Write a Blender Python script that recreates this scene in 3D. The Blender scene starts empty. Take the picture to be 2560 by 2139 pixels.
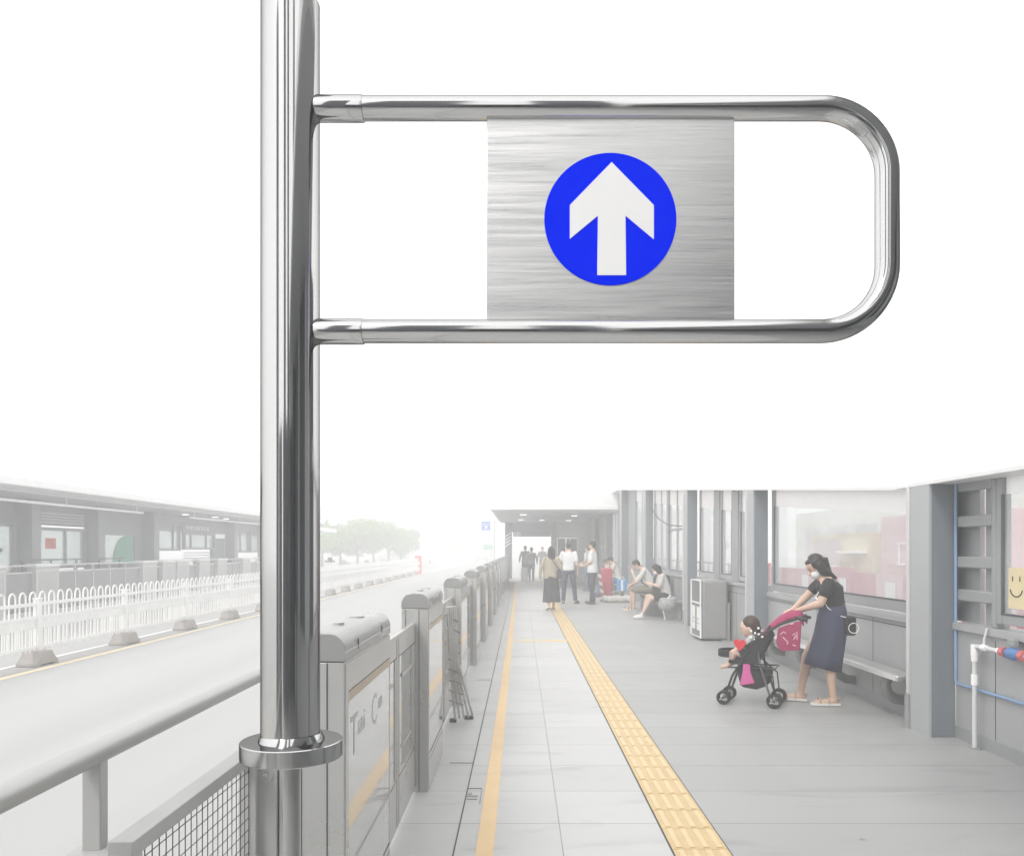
import bpy, bmesh, math, random
from mathutils import Vector, Matrix
random.seed(7)
R = math.radians
V = Vector
scene = bpy.context.scene
COL = scene.collection

# ------------------------------------------------------------------ materials
MATS = {}
def mat(name, col, rough=0.6, metal=0.0, var=0.06, scale=6.0, bump=0.0, bscale=60.0, spec=0.5, stretch=(1, 1, 1), coat=0.0, rvar=0.0):
    if name in MATS: return MATS[name]
    m = bpy.data.materials.new(name); m.use_nodes = True
    nt = m.node_tree; b = nt.nodes['Principled BSDF']
    b.inputs['Roughness'].default_value = rough
    b.inputs['Metallic'].default_value = metal
    b.inputs['Specular IOR Level'].default_value = spec
    b.inputs['Coat Weight'].default_value = coat
    tc = nt.nodes.new('ShaderNodeTexCoord')
    mp = nt.nodes.new('ShaderNodeMapping'); mp.inputs['Scale'].default_value = stretch
    nt.links.new(tc.outputs['Object'], mp.inputs['Vector'])
    nz = nt.nodes.new('ShaderNodeTexNoise'); nz.inputs['Scale'].default_value = scale; nz.inputs['Detail'].default_value = 5
    nt.links.new(mp.outputs['Vector'], nz.inputs['Vector'])
    mx = nt.nodes.new('ShaderNodeMix'); mx.data_type = 'RGBA'
    c0 = [max(0, c * (1 - var * 1.6)) for c in col]; c1 = [min(1, c * (1 + var * 1.6)) for c in col]
    mx.inputs['A'].default_value = (*c0, 1); mx.inputs['B'].default_value = (*c1, 1)
    nt.links.new(nz.outputs['Fac'], mx.inputs['Factor'])
    nt.links.new(mx.outputs['Result'], b.inputs['Base Color'])
    if rvar:
        mr = nt.nodes.new('ShaderNodeMapRange')
        mr.inputs['To Min'].default_value = max(0.02, rough - rvar); mr.inputs['To Max'].default_value = rough + rvar
        mr.inputs['From Min'].default_value = .3; mr.inputs['From Max'].default_value = .7
        nt.links.new(nz.outputs['Fac'], mr.inputs['Value']); nt.links.new(mr.outputs['Result'], b.inputs['Roughness'])
    if bump:
        n2 = nt.nodes.new('ShaderNodeTexNoise'); n2.inputs['Scale'].default_value = bscale; n2.inputs['Detail'].default_value = 4
        nt.links.new(mp.outputs['Vector'], n2.inputs['Vector'])
        bp = nt.nodes.new('ShaderNodeBump'); bp.inputs['Strength'].default_value = bump; bp.inputs['Distance'].default_value = 0.01
        nt.links.new(n2.outputs['Fac'], bp.inputs['Height']); nt.links.new(bp.outputs['Normal'], b.inputs['Normal'])
    MATS[name] = m
    return m

def glass(name, tint=(.95, .97, .97), refl=0.10, dust_fade=0.0):
    if name in MATS: return MATS[name]
    m = bpy.data.materials.new(name); m.use_nodes = True
    nt = m.node_tree; nt.nodes.clear()
    out = nt.nodes.new('ShaderNodeOutputMaterial')
    tr = nt.nodes.new('ShaderNodeBsdfTransparent'); tr.inputs['Color'].default_value = (*tint, 1)
    gl = nt.nodes.new('ShaderNodeBsdfGlossy'); gl.inputs['Roughness'].default_value = .03
    fr = nt.nodes.new('ShaderNodeLayerWeight'); fr.inputs['Blend'].default_value = .5
    pw_ = nt.nodes.new('ShaderNodeMath'); pw_.operation = 'POWER'; pw_.inputs[1].default_value = 4.0
    ma = nt.nodes.new('ShaderNodeMath'); ma.operation = 'MULTIPLY_ADD'; ma.inputs[1].default_value = .55; ma.inputs[2].default_value = refl * .35
    mx = nt.nodes.new('ShaderNodeMixShader')
    nt.links.new(fr.outputs['Facing'], pw_.inputs[0]); nt.links.new(pw_.outputs[0], ma.inputs[0]); nt.links.new(ma.outputs[0], mx.inputs['Fac'])
    nt.links.new(tr.outputs[0], mx.inputs[1]); nt.links.new(gl.outputs[0], mx.inputs[2])
    nt.links.new(mx.outputs[0], out.inputs['Surface'])
    if dust_fade:
        tl = nt.nodes.new('ShaderNodeBsdfTranslucent'); tl.inputs['Color'].default_value = (.97, .97, .97, 1)
        df = nt.nodes.new('ShaderNodeBsdfDiffuse'); df.inputs['Color'].default_value = (.9, .9, .9, 1)
        a1 = nt.nodes.new('ShaderNodeMixShader'); a1.inputs['Fac'].default_value = .25
        nt.links.new(tl.outputs[0], a1.inputs[1]); nt.links.new(df.outputs[0], a1.inputs[2])
        tc = nt.nodes.new('ShaderNodeTexCoord'); nz = nt.nodes.new('ShaderNodeTexNoise'); nz.inputs['Scale'].default_value = 1.3; nz.inputs['Detail'].default_value = 6
        nt.links.new(tc.outputs['Object'], nz.inputs['Vector'])
        md = nt.nodes.new('ShaderNodeMath'); md.operation = 'MULTIPLY_ADD'; md.inputs[1].default_value = .18; md.inputs[2].default_value = dust_fade - .09
        nt.links.new(nz.outputs['Fac'], md.inputs[0])
        a2 = nt.nodes.new('ShaderNodeMixShader'); nt.links.new(md.outputs[0], a2.inputs['Fac'])
        nt.links.new(mx.outputs[0], a2.inputs[1]); nt.links.new(a1.outputs[0], a2.inputs[2]); nt.links.new(a2.outputs[0], out.inputs['Surface'])
    MATS[name] = m
    return m

def emis(name, col, s):
    m = bpy.data.materials.new(name); m.use_nodes = True
    b = m.node_tree.nodes['Principled BSDF']
    b.inputs['Base Color'].default_value = (*col, 1)
    b.inputs['Emission Color'].default_value = (*col, 1); b.inputs['Emission Strength'].default_value = s
    return m

def tile_mat(name):
    """platform paving: 0.545 x 0.59 m stone slabs, pale by the edge; beyond the tactile strip shade is put into a greyer tone"""
    m = bpy.data.materials.new(name); m.use_nodes = True
    nt = m.node_tree; L = nt.links; N = nt.nodes.new
    b = nt.nodes['Principled BSDF']
    tc = N('ShaderNodeTexCoord'); sp = N('ShaderNodeSeparateXYZ'); L.new(tc.outputs['Object'], sp.inputs[0])
    def mth(op, a, bb=None, c=None):
        n = N('ShaderNodeMath'); n.operation = op
        for k, x in enumerate((a, bb, c)):
            if x is None: continue
            if isinstance(x, (int, float)): n.inputs[k].default_value = x
            else: L.new(x, n.inputs[k])
        return n.outputs[0]
    u = mth('DIVIDE', mth('SUBTRACT', sp.outputs['X'], .21), .545)
    v = mth('DIVIDE', mth('SUBTRACT', sp.outputs['Y'], 4.386), .59)
    fu = mth('ABSOLUTE', mth('SUBTRACT', mth('FRACT', mth('ADD', u, .5)), .5))
    fv = mth('ABSOLUTE', mth('SUBTRACT', mth('FRACT', mth('ADD', v, .5)), .5))
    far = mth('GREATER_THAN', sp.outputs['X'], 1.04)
    fu = mth('ADD', fu, far)                                  # no long joints beyond the strip
    ju = mth('LESS_THAN', fu, .0050); jv = mth('LESS_THAN', fv, .0052)
    joint = mth('MAXIMUM', ju, jv)
    cell = N('ShaderNodeCombineXYZ')
    L.new(mth('FLOOR', mth('MULTIPLY', u, mth('SUBTRACT', 1.0, mth('MULTIPLY', far, .65)))), cell.inputs[0]); L.new(mth('FLOOR', v), cell.inputs[1])
    wn = N('ShaderNodeTexWhiteNoise'); wn.noise_dimensions = '2D'; L.new(cell.outputs[0], wn.inputs['Vector'])
    n1 = N('ShaderNodeTexNoise'); n1.inputs['Scale'].default_value = 2.2; n1.inputs['Detail'].default_value = 7
    n1.inputs['Roughness'].default_value = .65
    mp = N('ShaderNodeMapping'); mp.inputs['Scale'].default_value = (.45, 1.6, 1)
    L.new(tc.outputs['Object'], mp.inputs[0]); L.new(mp.outputs[0], n1.inputs['Vector'])
    n3 = N('ShaderNodeTexNoise'); n3.inputs['Scale'].default_value = 260; n3.inputs['Detail'].default_value = 2
    L.new(tc.outputs['Object'], n3.inputs['Vector'])
    vo = N('ShaderNodeTexVoronoi'); vo.inputs['Scale'].default_value = 1.5; L.new(tc.outputs['Object'], vo.inputs['Vector'])
    gum = mth('MULTIPLY', mth('LESS_THAN', vo.outputs['Distance'], .030), .35)
    n4 = N('ShaderNodeTexNoise'); n4.inputs['Scale'].default_value = 1.1; n4.inputs['Detail'].default_value = 8; n4.inputs['Distortion'].default_value = 1.2
    mp4 = N('ShaderNodeMapping'); mp4.inputs['Scale'].default_value = (.8, 2.6, 1); L.new(tc.outputs['Object'], mp4.inputs[0]); L.new(mp4.outputs[0], n4.inputs['Vector'])
    scuff = mth('MULTIPLY', mth('MAXIMUM', mth('SUBTRACT', n4.outputs['Fac'], .57), 0), 1.15)
    wear = mth('SUBTRACT', 1.0, mth('MINIMUM', mth('ADD', gum, scuff), .5))
    # base colour, the right part darkened to stand for canopy shade
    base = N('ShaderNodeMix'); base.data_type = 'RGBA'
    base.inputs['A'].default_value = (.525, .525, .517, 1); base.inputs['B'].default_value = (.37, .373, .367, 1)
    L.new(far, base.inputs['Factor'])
    val = mth('ADD', .80, mth('ADD', mth('MULTIPLY', wn.outputs['Value'], .07), mth('ADD', mth('MULTIPLY', n1.outputs['Fac'], .24), mth('MULTIPLY', n3.outputs['Fac'], .10))))
    mul = N('ShaderNodeMix'); mul.data_type = 'RGBA'; mul.blend_type = 'MULTIPLY'; mul.inputs['Factor'].default_value = 1
    L.new(base.outputs['Result'], mul.inputs['A']); L.new(val, mul.inputs['B'])
    jm = N('ShaderNodeMix'); jm.data_type = 'RGBA'; jm.inputs['B'].default_value = (.13, .13, .125, 1)
    L.new(mth('MULTIPLY', joint, mth('ADD', .30, mth('ADD', mth('MULTIPLY', far, .2), mth('MULTIPLY', n1.outputs['Fac'], .8)))), jm.inputs['Factor']); mw = N('ShaderNodeMix'); mw.data_type = 'RGBA'; mw.blend_type = 'MULTIPLY'; mw.inputs['Factor'].default_value = 1
    L.new(mul.outputs['Result'], mw.inputs['A']); L.new(wear, mw.inputs['B']); L.new(mw.outputs['Result'], jm.inputs['A'])
    L.new(jm.outputs['Result'], b.inputs['Base Color'])
    L.new(mth('ADD', .30, mth('MULTIPLY', n1.outputs['Fac'], .35)), b.inputs['Roughness'])
    bp = N('ShaderNodeBump'); bp.inputs['Strength'].default_value = .25; bp.inputs['Distance'].default_value = .004
    L.new(mth('SUBTRACT', mth('MULTIPLY', n3.outputs['Fac'], .15), joint), bp.inputs['Height']); L.new(bp.outputs[0], b.inputs['Normal'])
    return m

# ------------------------------------------------------------------ mesh builder
class MB:
    def __init__(s): s.v = []; s.f = []; s.cuts = []
    def add(s, vs, fs):
        s.cuts.append((len(s.v), len(s.f))); o = len(s.v); s.v += [tuple(v) for v in vs]; s.f += [tuple(i + o for i in f) for f in fs]; return s
    def box(s, x0, x1, y0, y1, z0, z1):
        vs = [(x, y, z) for z in (z0, z1) for (x, y) in ((x0, y0), (x1, y0), (x1, y1), (x0, y1))]
        return s.add(vs, [(3, 2, 1, 0), (4, 5, 6, 7), (0, 1, 5, 4), (1, 2, 6, 5), (2, 3, 7, 6), (3, 0, 4, 7)])
    def cyl(s, p0, p1, r0, r1=None, n=16):
        r1 = r0 if r1 is None else r1
        p0, p1 = V(p0), V(p1); a = (p1 - p0).normalized()
        u = a.orthogonal().normalized(); w = a.cross(u)
        vs = []
        for p, r in ((p0, r0), (p1, r1)):
            for k in range(n):
                t = 2 * math.pi * k / n; vs.append(p + u * (r * math.cos(t)) + w * (r * math.sin(t)))
        fs = [(k, (k + 1) % n, n + (k + 1) % n, n + k) for k in range(n)]
        fs += [tuple(range(n - 1, -1, -1)), tuple(range(n, 2 * n))]
        return s.add(vs, fs)
    def tube(s, pts, r, n=12, closed=False, up=None):
        pts = [V(p) for p in pts]; m = len(pts); vs = []
        rr = r if isinstance(r, (list, tuple)) else [r] * m
        prev = None
        for i, p in enumerate(pts):
            a = pts[(i + 1) % m] if (closed or i < m - 1) else pts[i]
            b = pts[i - 1] if (closed or i > 0) else pts[i]
            t = (a - b).normalized()
            if prev is None: u = t.orthogonal().normalized()
            else:
                u = prev - t * prev.dot(t); u.normalize()
            prev = u; w = t.cross(u)
            for k in range(n):
                th = 2 * math.pi * k / n; vs.append(p + u * (rr[i] * math.cos(th)) + w * (rr[i] * math.sin(th)))
        fs = []
        for i in range(m if closed else m - 1):
            j = (i + 1) % m
            fs += [(i * n + k, i * n + (k + 1) % n, j * n + (k + 1) % n, j * n + k) for k in range(n)]
        if not closed: fs += [tuple(range(n - 1, -1, -1)), tuple(range((m - 1) * n, m * n))]
        return s.add(vs, fs)
    def cap(s, p0, r0, p1, r1, n=12):
        """tapered capsule"""
        p0, p1 = V(p0), V(p1); d = p1 - p0
        if d.length < 1e-6: d = V((0, 0, 1e-3))
        a = d.normalized(); u = a.orthogonal().normalized(); w = a.cross(u)
        rings = []
        for k in (-80, -45, 0): rings.append((p0 + a * (r0 * math.sin(R(k))), r0 * math.cos(R(k))))
        for k in (0, 45, 80): rings.append((p1 + a * (r1 * math.sin(R(k))), r1 * math.cos(R(k))))
        vs = []
        for p, r in rings:
            for k in range(n):
                t = 2 * math.pi * k / n; vs.append(p + u * (r * math.cos(t)) + w * (r * math.sin(t)))
        fs = []
        for i in range(5): fs += [(i * n + k, i * n + (k + 1) % n, (i + 1) * n + (k + 1) % n, (i + 1) * n + k) for k in range(n)]
        fs += [tuple(range(n - 1, -1, -1)), tuple(range(5 * n, 6 * n))]
        return s.add(vs, fs)
    def ell(s, c, r, M=None, nu=16, nv=10):
        c = V(c); vs = []; fs = []
        for j in range(1, nv):
            ph = math.pi * j / nv
            for k in range(nu):
                t = 2 * math.pi * k / nu
                p = V((r[0] * math.sin(ph) * math.cos(t), r[1] * math.sin(ph) * math.sin(t), r[2] * math.cos(ph)))
                vs.append(c + (M @ p if M else p))
        for j in range(nv - 2): fs += [(j * nu + k, (j + 1) * nu + k, (j + 1) * nu + (k + 1) % nu, j * nu + (k + 1) % nu) for k in range(nu)]
        t = V((0, 0, r[2])); top = len(vs); vs.append(c + (M @ t if M else t)); vs.append(c - (M @ t if M else t))
        fs += [(top, k, (k + 1) % nu) for k in range(nu)]
        o = (nv - 2) * nu; fs += [(top + 1, o + (k + 1) % nu, o + k) for k in range(nu)]
        return s.add(vs, fs)
    def loft(s, rings, right=(1, 0, 0), n=18, close=True, fold=0.0, nf=7):
        """rings: (centre, rx, ry)"""
        vs = []; m = len(rings); right = V(right).normalized(); cs = [V(r[0]) for r in rings]
        for i, (c, rx, ry) in enumerate(rings):
            t = cs[min(i + 1, m - 1)] - cs[max(i - 1, 0)]; t.normalize()
            rt = (right - t * right.dot(t)).normalized(); fw = t.cross(rt)
            amp = fold * i / (m - 1)
            for k in range(n):
                th = 2 * math.pi * k / n; q = 1 + amp * math.sin(nf * th + .7) + amp * .5 * math.sin(3 * th + 1.9)
                vs.append(cs[i] + rt * (rx * q * math.cos(th)) + fw * (ry * q * math.sin(th)))
        fs = []
        for i in range(m - 1): fs += [(i * n + k, i * n + (k + 1) % n, (i + 1) * n + (k + 1) % n, (i + 1) * n + k) for k in range(n)]
        if close: fs += [tuple(range(n - 1, -1, -1)), tuple(range((m - 1) * n, m * n))]
        return s.add(vs, fs)
    def prism(s, poly, fn, t0, t1):
        """poly 2D; fn(a,b,t)->3D, thickness t0..t1"""
        n = len(poly)
        vs = [fn(a, b, t0) for a, b in poly] + [fn(a, b, t1) for a, b in poly]
        fs = [tuple(range(n - 1, -1, -1)), tuple(range(n, 2 * n))] + [(k, (k + 1) % n, n + (k + 1) % n, n + k) for k in range(n)]
        return s.add(vs, fs)
    def each(s, name, m, parent=None, **k):
        res = []
        for i, (a, b) in enumerate(s.cuts):
            a1, b1 = s.cuts[i + 1] if i + 1 < len(s.cuts) else (len(s.v), len(s.f))
            q = MB(); q.add(s.v[a:a1], [tuple(x - a for x in f) for f in s.f[b:b1]]); res.append(q.build(name, m, parent, **k))
        return res
    def build(s, name, m, parent=None, world=False, bevel=0.0, sharp=35, seg=2, remesh=0.0, smooth=0, subd=0):
        me = bpy.data.meshes.new(name)
        off = V((0, 0, 0))
        if world and parent is not None:
            p = parent
            while p is not None: off += p.location; p = p.parent
        me.from_pydata([tuple(V(v) - off) for v in s.v], [], s.f)
        bm = bmesh.new(); bm.from_mesh(me); bmesh.ops.recalc_face_normals(bm, faces=bm.faces); bm.to_mesh(me); bm.free()
        o = bpy.data.objects.new(name, me); COL.objects.link(o)
        if remesh:
            r = o.modifiers.new('r', 'REMESH'); r.mode = 'VOXEL'; r.voxel_size = remesh
            if smooth:
                q = o.modifiers.new('s', 'SMOOTH'); q.iterations = smooth; q.factor = .5
            dg = bpy.context.evaluated_depsgraph_get(); dg.update()
            me2 = bpy.data.meshes.new_from_object(o.evaluated_get(dg))
            o.modifiers.clear(); o.data = me2; bpy.data.meshes.remove(me); me = me2; me.name = name
        me.materials.clear(); me.materials.append(m)
        me.polygons.foreach_set('use_smooth', [True] * len(me.polygons))
        if not remesh: me.set_sharp_from_angle(angle=R(sharp))
        me.update()
        if bevel:
            bv = o.modifiers.new('bevel', 'BEVEL'); bv.width = bevel; bv.segments = seg; bv.limit_method = 'ANGLE'; bv.angle_limit = R(40)
            bv.harden_normals = False
        if subd:
            sm = o.modifiers.new('sub', 'SUBSURF'); sm.levels = subd; sm.render_levels = subd
        if parent is not None: o.parent = parent
        return o

def tag(o, label=None, cat=None, group=None, kind=None):
    if label: o['label'] = label
    if cat: o['category'] = cat
    if group: o['group'] = group
    if kind: o['kind'] = kind
    return o
def thing(name, label, cat, loc=(0, 0, 0), rz=0, group=None):
    o = bpy.data.objects.new(name, None); COL.objects.link(o); o.empty_display_size = .2
    o.location = loc; o.rotation_euler = (0, 0, rz)
    return tag(o, label, cat, group)
KIDS = lambda o: [c for c in bpy.data.objects if c.parent == o]
def dup(root, loc, rz=None, label=None):
    def rec(o, par):
        c = o.copy(); COL.objects.link(c)
        if par is not None: c.parent = par
        for k in KIDS(o): rec(k, c)
        return c
    r = rec(root, None); r.location = loc
    if rz is not None: r.rotation_euler = (0, 0, rz)
    if label: r['label'] = label
    return r
def struct(name, mb, m, **k): return tag(mb.build(name, m, **k), kind='structure')

# ------------------------------------------------------------------ picture geometry: one point perspective, photo pixels (2560 wide)
CX, CY, F, EYE = 1302.0, 1373.0, 2000.0, 1.5
def at(x, y, d): return V(((x - CX) * d / F, d, EYE - (y - CY) * d / F))
def zat(y, d): return EYE - (y - CY) * d / F
ROAD = -0.30
ORD = ['nearest', 'second', 'third', 'fourth', 'fifth', 'sixth', 'seventh', 'eighth', 'ninth', 'tenth', 'eleventh', 'twelfth', 'thirteenth', 'fourteenth', 'fifteenth', 'sixteenth', 'seventeenth', 'eighteenth', 'nineteenth', 'twentieth', 'twenty-first', 'twenty-second', 'twenty-third']

# materials
steel = mat('polished steel', (.63, .63, .625), .08, 1.0, var=.03, scale=3, stretch=(1, 1, 1), bump=.010, bscale=9, rvar=.04)
steel.node_tree.nodes['Principled BSDF'].inputs['Specular Tint'].default_value = (.22, .22, .22, 1)
sheet = mat('brushed steel sheet', (.66, .66, .655), .36, 1.0, var=.10, scale=9, stretch=(.45, 1, 14), bump=.04, bscale=24, rvar=.11)
blue = mat('blue sign film', (.0, .022, 1.0), .7, var=.02, spec=.0)
white = mat('white film', (.93, .93, .93), .4, var=.01)
cab_m = mat('silver grey panel', (.50, .50, .49), .32, .25, var=.05, scale=2.5, bump=.01, bscale=20, rvar=.07)
cap_m = mat('grey gate cap', (.36, .36, .355), .30, .3, var=.05, scale=3, rvar=.08)
seam = mat('dark seam', (.06, .06, .06), .7)
gate_glass = mat('smoked gate glass', (.46, .46, .45), .06, 0, var=.05, scale=2, spec=.9, coat=.6)
rail_m = mat('painted grey rail', (.50, .50, .49), .28, .1, var=.04, scale=4, rvar=.06)
newel_m = mat('pale grey post', (.47, .47, .46), .42, var=.05, scale=5)
wire_m = mat('dark wire', (.035, .035, .037), .5, .4)
tan_m = mat('beige panel edge', (.50, .43, .33), .5)
asph = mat('pale concrete road', (.43, .43, .425), .72, var=.085, scale=1.1, bump=.15, bscale=120, stretch=(1.4, .06, 1))
kerb_m = mat('kerb stone', (.5, .5, .49), .7, var=.06)
yel = mat('yellow floor paint', (.78, .56, .30), .5, var=.08, scale=5)
tact = mat('yellow tactile tile', (.60, .44, .22), .45, var=.10, scale=8, bump=.05)
fence_w = mat('white fence paint', (.80, .80, .79), .45, var=.06, scale=2.5)
conc = mat('grey concrete foot', (.33, .305, .29), .85, var=.1, bump=.2, bscale=40)
wall_g = mat('grey wall panel', (.40, .405, .41), .5, var=.10, scale=1.1, rvar=.1, bump=.02, bscale=20)
frame_g = mat('grey window frame', (.33, .34, .345), .45, var=.04)
col_d = mat('blue grey column cladding', (.195, .218, .238), .42, var=.12, scale=2.4, stretch=(2, 2, .5), rvar=.1)
col_l = mat('light grey column cladding', (.42, .43, .44), .45, var=.05, scale=2)
dark_g = mat('dark grey metal', (.10, .105, .115), .45, var=.06)
blk = mat('black plastic', (.02, .02, .021), .45, var=.1)
pane = glass('window glass', dust_fade=.20); fade_glass = glass('haze fade glass', dust_fade=.88)  # window glass is dusty; the second glass imitates the white haze fade
pane_t = glass('greenish glass', (.84, .90, .88), .14, dust_fade=.30)
paper = mat('white paper', (.82, .82, .80), .7, var=.02)

# ------------------------------------------------------------------ ground, road, platform
struct('ground', MB().add([(-400, -60, ROAD - .03), (400, -60, ROAD - .03), (400, 600, ROAD - .03), (-400, 600, ROAD - .03)], [(0, 1, 2, 3)]), asph)
struct('road', MB().box(-11.6, -.85, -40, 420, ROAD - .2, ROAD), asph)
struct('far_road', MB().box(-60, -20.2, 55, 420, ROAD - .02, ROAD + .006), mat('grey asphalt', (.36, .36, .36), .8, var=.05, scale=.6))
# the platform and its steps of detail
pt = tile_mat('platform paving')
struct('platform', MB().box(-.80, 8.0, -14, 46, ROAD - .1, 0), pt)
struct('platform_kerb', MB().box(-.85, -.80, -14, 46, ROAD - .1, -.004), kerb_m, bevel=.01)
struct('edge_joint', MB().box(-.3365, -.3300, -14, 46, -.01, .003), seam)
struct('yellow_line', MB().box(-.224, -.136, 3.3, 40, -.01, .004), yel)
# short access covers beside the joint
mk = MB()
for y0 in (5.62, 9.2): mk.box(-.50, -.337, y0, y0 + .004, -.01, .0045)
mk.box(-.3300, -.245, 5.02, 5.024, -.01, .0045).box(-.245, -.241, 4.72, 5.024, -.01, .0045)
struct('floor_seams', mk, mat('grey grout', (.28, .28, .28), .7))
tag(mk and MB().box(-.325, -.262, 4.80, 4.83, -.01, .0045).box(-.325, -.262, 4.86, 4.88, -.01, .0045).box(-.325, -.30, 4.9, 4.94, -.01, .0045).build('floor_marking', mat('faded grey paint', (.42, .42, .41), .7)), kind='structure')
# a row of small yellow characters across the floor
mk = MB(); x = -.09
mk.box(-.20, -.15, 13.02, 13.30, -.01, .0052)
for w in (.05, .012, .03, .06, .03, .05, .05, .035, .05, .26, .26, .06, .02, .05, .02, .05, .03, .045, .02, .05):
    if x > .74: break
    h = random.choice((.20, .26, .34))
    mk.box(x, x + w, 13.16 - h / 2, 13.16 + h / 2, -.01, .0044); x += w + random.choice((.015, .03, .045))
struct('floor_text', mk, mat('pale yellow paint', (.74, .54, .27), .6))
# tactile strip: tiles of four long ribs
mk = MB(); rb = MB(); y = 3.1
TX0, TX1 = .758, 1.035
while y < 30:
    mk.box(TX0, TX1, y + .003, y + .295, -.01, .005)
    for k in range(4):
        xc = TX0 + .036 + k * .0685
        p = [(xc - .019, .004), (xc - .013, .0105), (xc + .013, .0105), (xc + .019, .004)]
        rb.prism(p, lambda a, b, t: (a, t, b), y + .018, y + .282)
    y += .298
t = thing('tactile_paving', 'long yellow ribbed tactile strip laid along the platform floor', 'tactile paving', (TX0, 0, 0))
mk.build('base_tile', tact, t, world=True, bevel=.0015, seg=1)
rb.build('guide_rib', mat('yellow tactile rib', (.70, .53, .29), .35, var=.07, scale=8), t, world=True)
MB().box(TX0 - .008, TX0, 3.1, 30, -.01, .0035).box(TX1, TX1 + .006, 3.1, 30, -.01, .0035).build('edge_joint', seam, t, world=True)

# road markings
struct('road_edge_line', MB().box(-7.29, -7.17, -20, 150, ROAD - .01, ROAD + .004), mat('cream road paint', (.86, .74, .50), .6, var=.05))
struct('median_strip', MB().box(-7.78, -7.29, -20, 60, ROAD - .01, ROAD + .002), mat('darker gutter asphalt', (.36, .35, .34), .85, var=.08))
struct('median_white_line', MB().box(-7.88, -7.78, -20, 150, ROAD - .01, ROAD + .004), white)
# ------------------------------------------------------------------ the turnstile in front
D = 1.3; S = D / F
def tp(x, y, dy=0): return V(((x - CX) * S, D + dy, EYE - (y - CY) * S))
px = (726 - CX) * S
ts = thing('swing_turnstile', 'tall polished steel pole with swing arm carrying a blue arrow sign', 'turnstile', (px, D, 0))
PR = .0468
# pole with soft rounded top
ring = [(.001, zat(4, D)), (PR - .004, zat(4, D)), (PR, zat(10, D)), (PR, 1.19)]
def lathe(prof, cx, cy, n=64):
    m = MB(); vs = []; k = len(prof)
    for r, z in prof:
        for i in range(n):
            t = 2 * math.pi * i / n; vs.append((cx + r * math.cos(t), cy + r * math.sin(t), z))
    fs = [(j * n + i, j * n + (i + 1) % n, (j + 1) * n + (i + 1) % n, (j + 1) * n + i) for j in range(k - 1) for i in range(n)]
    fs += [tuple(range(n)), tuple(range((k - 1) * n, k * n))]
    return m.add(vs, fs)
pole = lathe(ring, px, D).build('pole', steel, ts, world=True)
fx = (732 - CX) * S
fl = lathe([(PR + .0005, 1.203), (PR + .005, 1.1935), (PR + .0055, 1.1915), (.0797, 1.1915), (.081, 1.1902), (.081, 1.1655), (.0797, 1.164), (.02, 1.164)], fx - .002, D, 96).build('flange', steel, ts, world=True, sharp=25)
lathe([(.0135, 1.166), (.0135, .02), (.06, .018), (.062, .012), (.062, .0)], (729.5 - CX) * S, D).build('lower_post', mat('satin grey post', (.42, .42, .415), .3, .6, var=.04), ts, world=True)
# U-shaped arm
TR = 29.5 * S
yt, yb, xr, rc = 271.5, 828.0, 2218.0, 166.0
pts = [tp(770, yt), tp(1200, yt), tp(1700, yt)]
for k in range(0, 17):
    a = R(90 - k * 90 / 16); pts.append(tp(xr - rc + rc * math.cos(a), yt + rc - rc * math.sin(a)))
for k in range(0, 17):
    a = R(-k * 90 / 16); pts.append(tp(xr - rc + rc * math.cos(a), yb - rc - rc * math.sin(a)))
pts += [tp(1700, yb), tp(1200, yb), tp(770, yb)]
MB().tube(pts, TR, 40).build('swing_arm', steel, ts, world=True)
for yy in (yt + 1, yb + 1):
    MB().tube([tp(785, yy), tp(905, yy), tp(909, yy), tp(910, yy)], [TR + .0016, TR + .0016, TR + .001, TR - .0005], 40).build('arm_sleeve', steel, ts, world=True)
# sign plate
pl = MB().box(tp(1217, 0).x, tp(1835, 0).x, D - .004, D + .004, zat(802, D), zat(296, D)).build('sign_plate', sheet, ts, world=True, bevel=.001)
dc = MB().cyl(tp(1525, 551, -.0055), tp(1525, 551, -.003), 164.5 * S, n=96).build('blue_disc', blue, pl, world=True)
ar = [(1528, 410), (1633, 517), (1633, 602), (1562.5, 543), (1564, 691), (1492, 691), (1494, 543), (1424, 601), (1424, 517)]
MB().prism(ar, lambda a, b, t: tp(a, b, t), -.0066, -.005).build('arrow_mark', white, pl, world=True)

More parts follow.
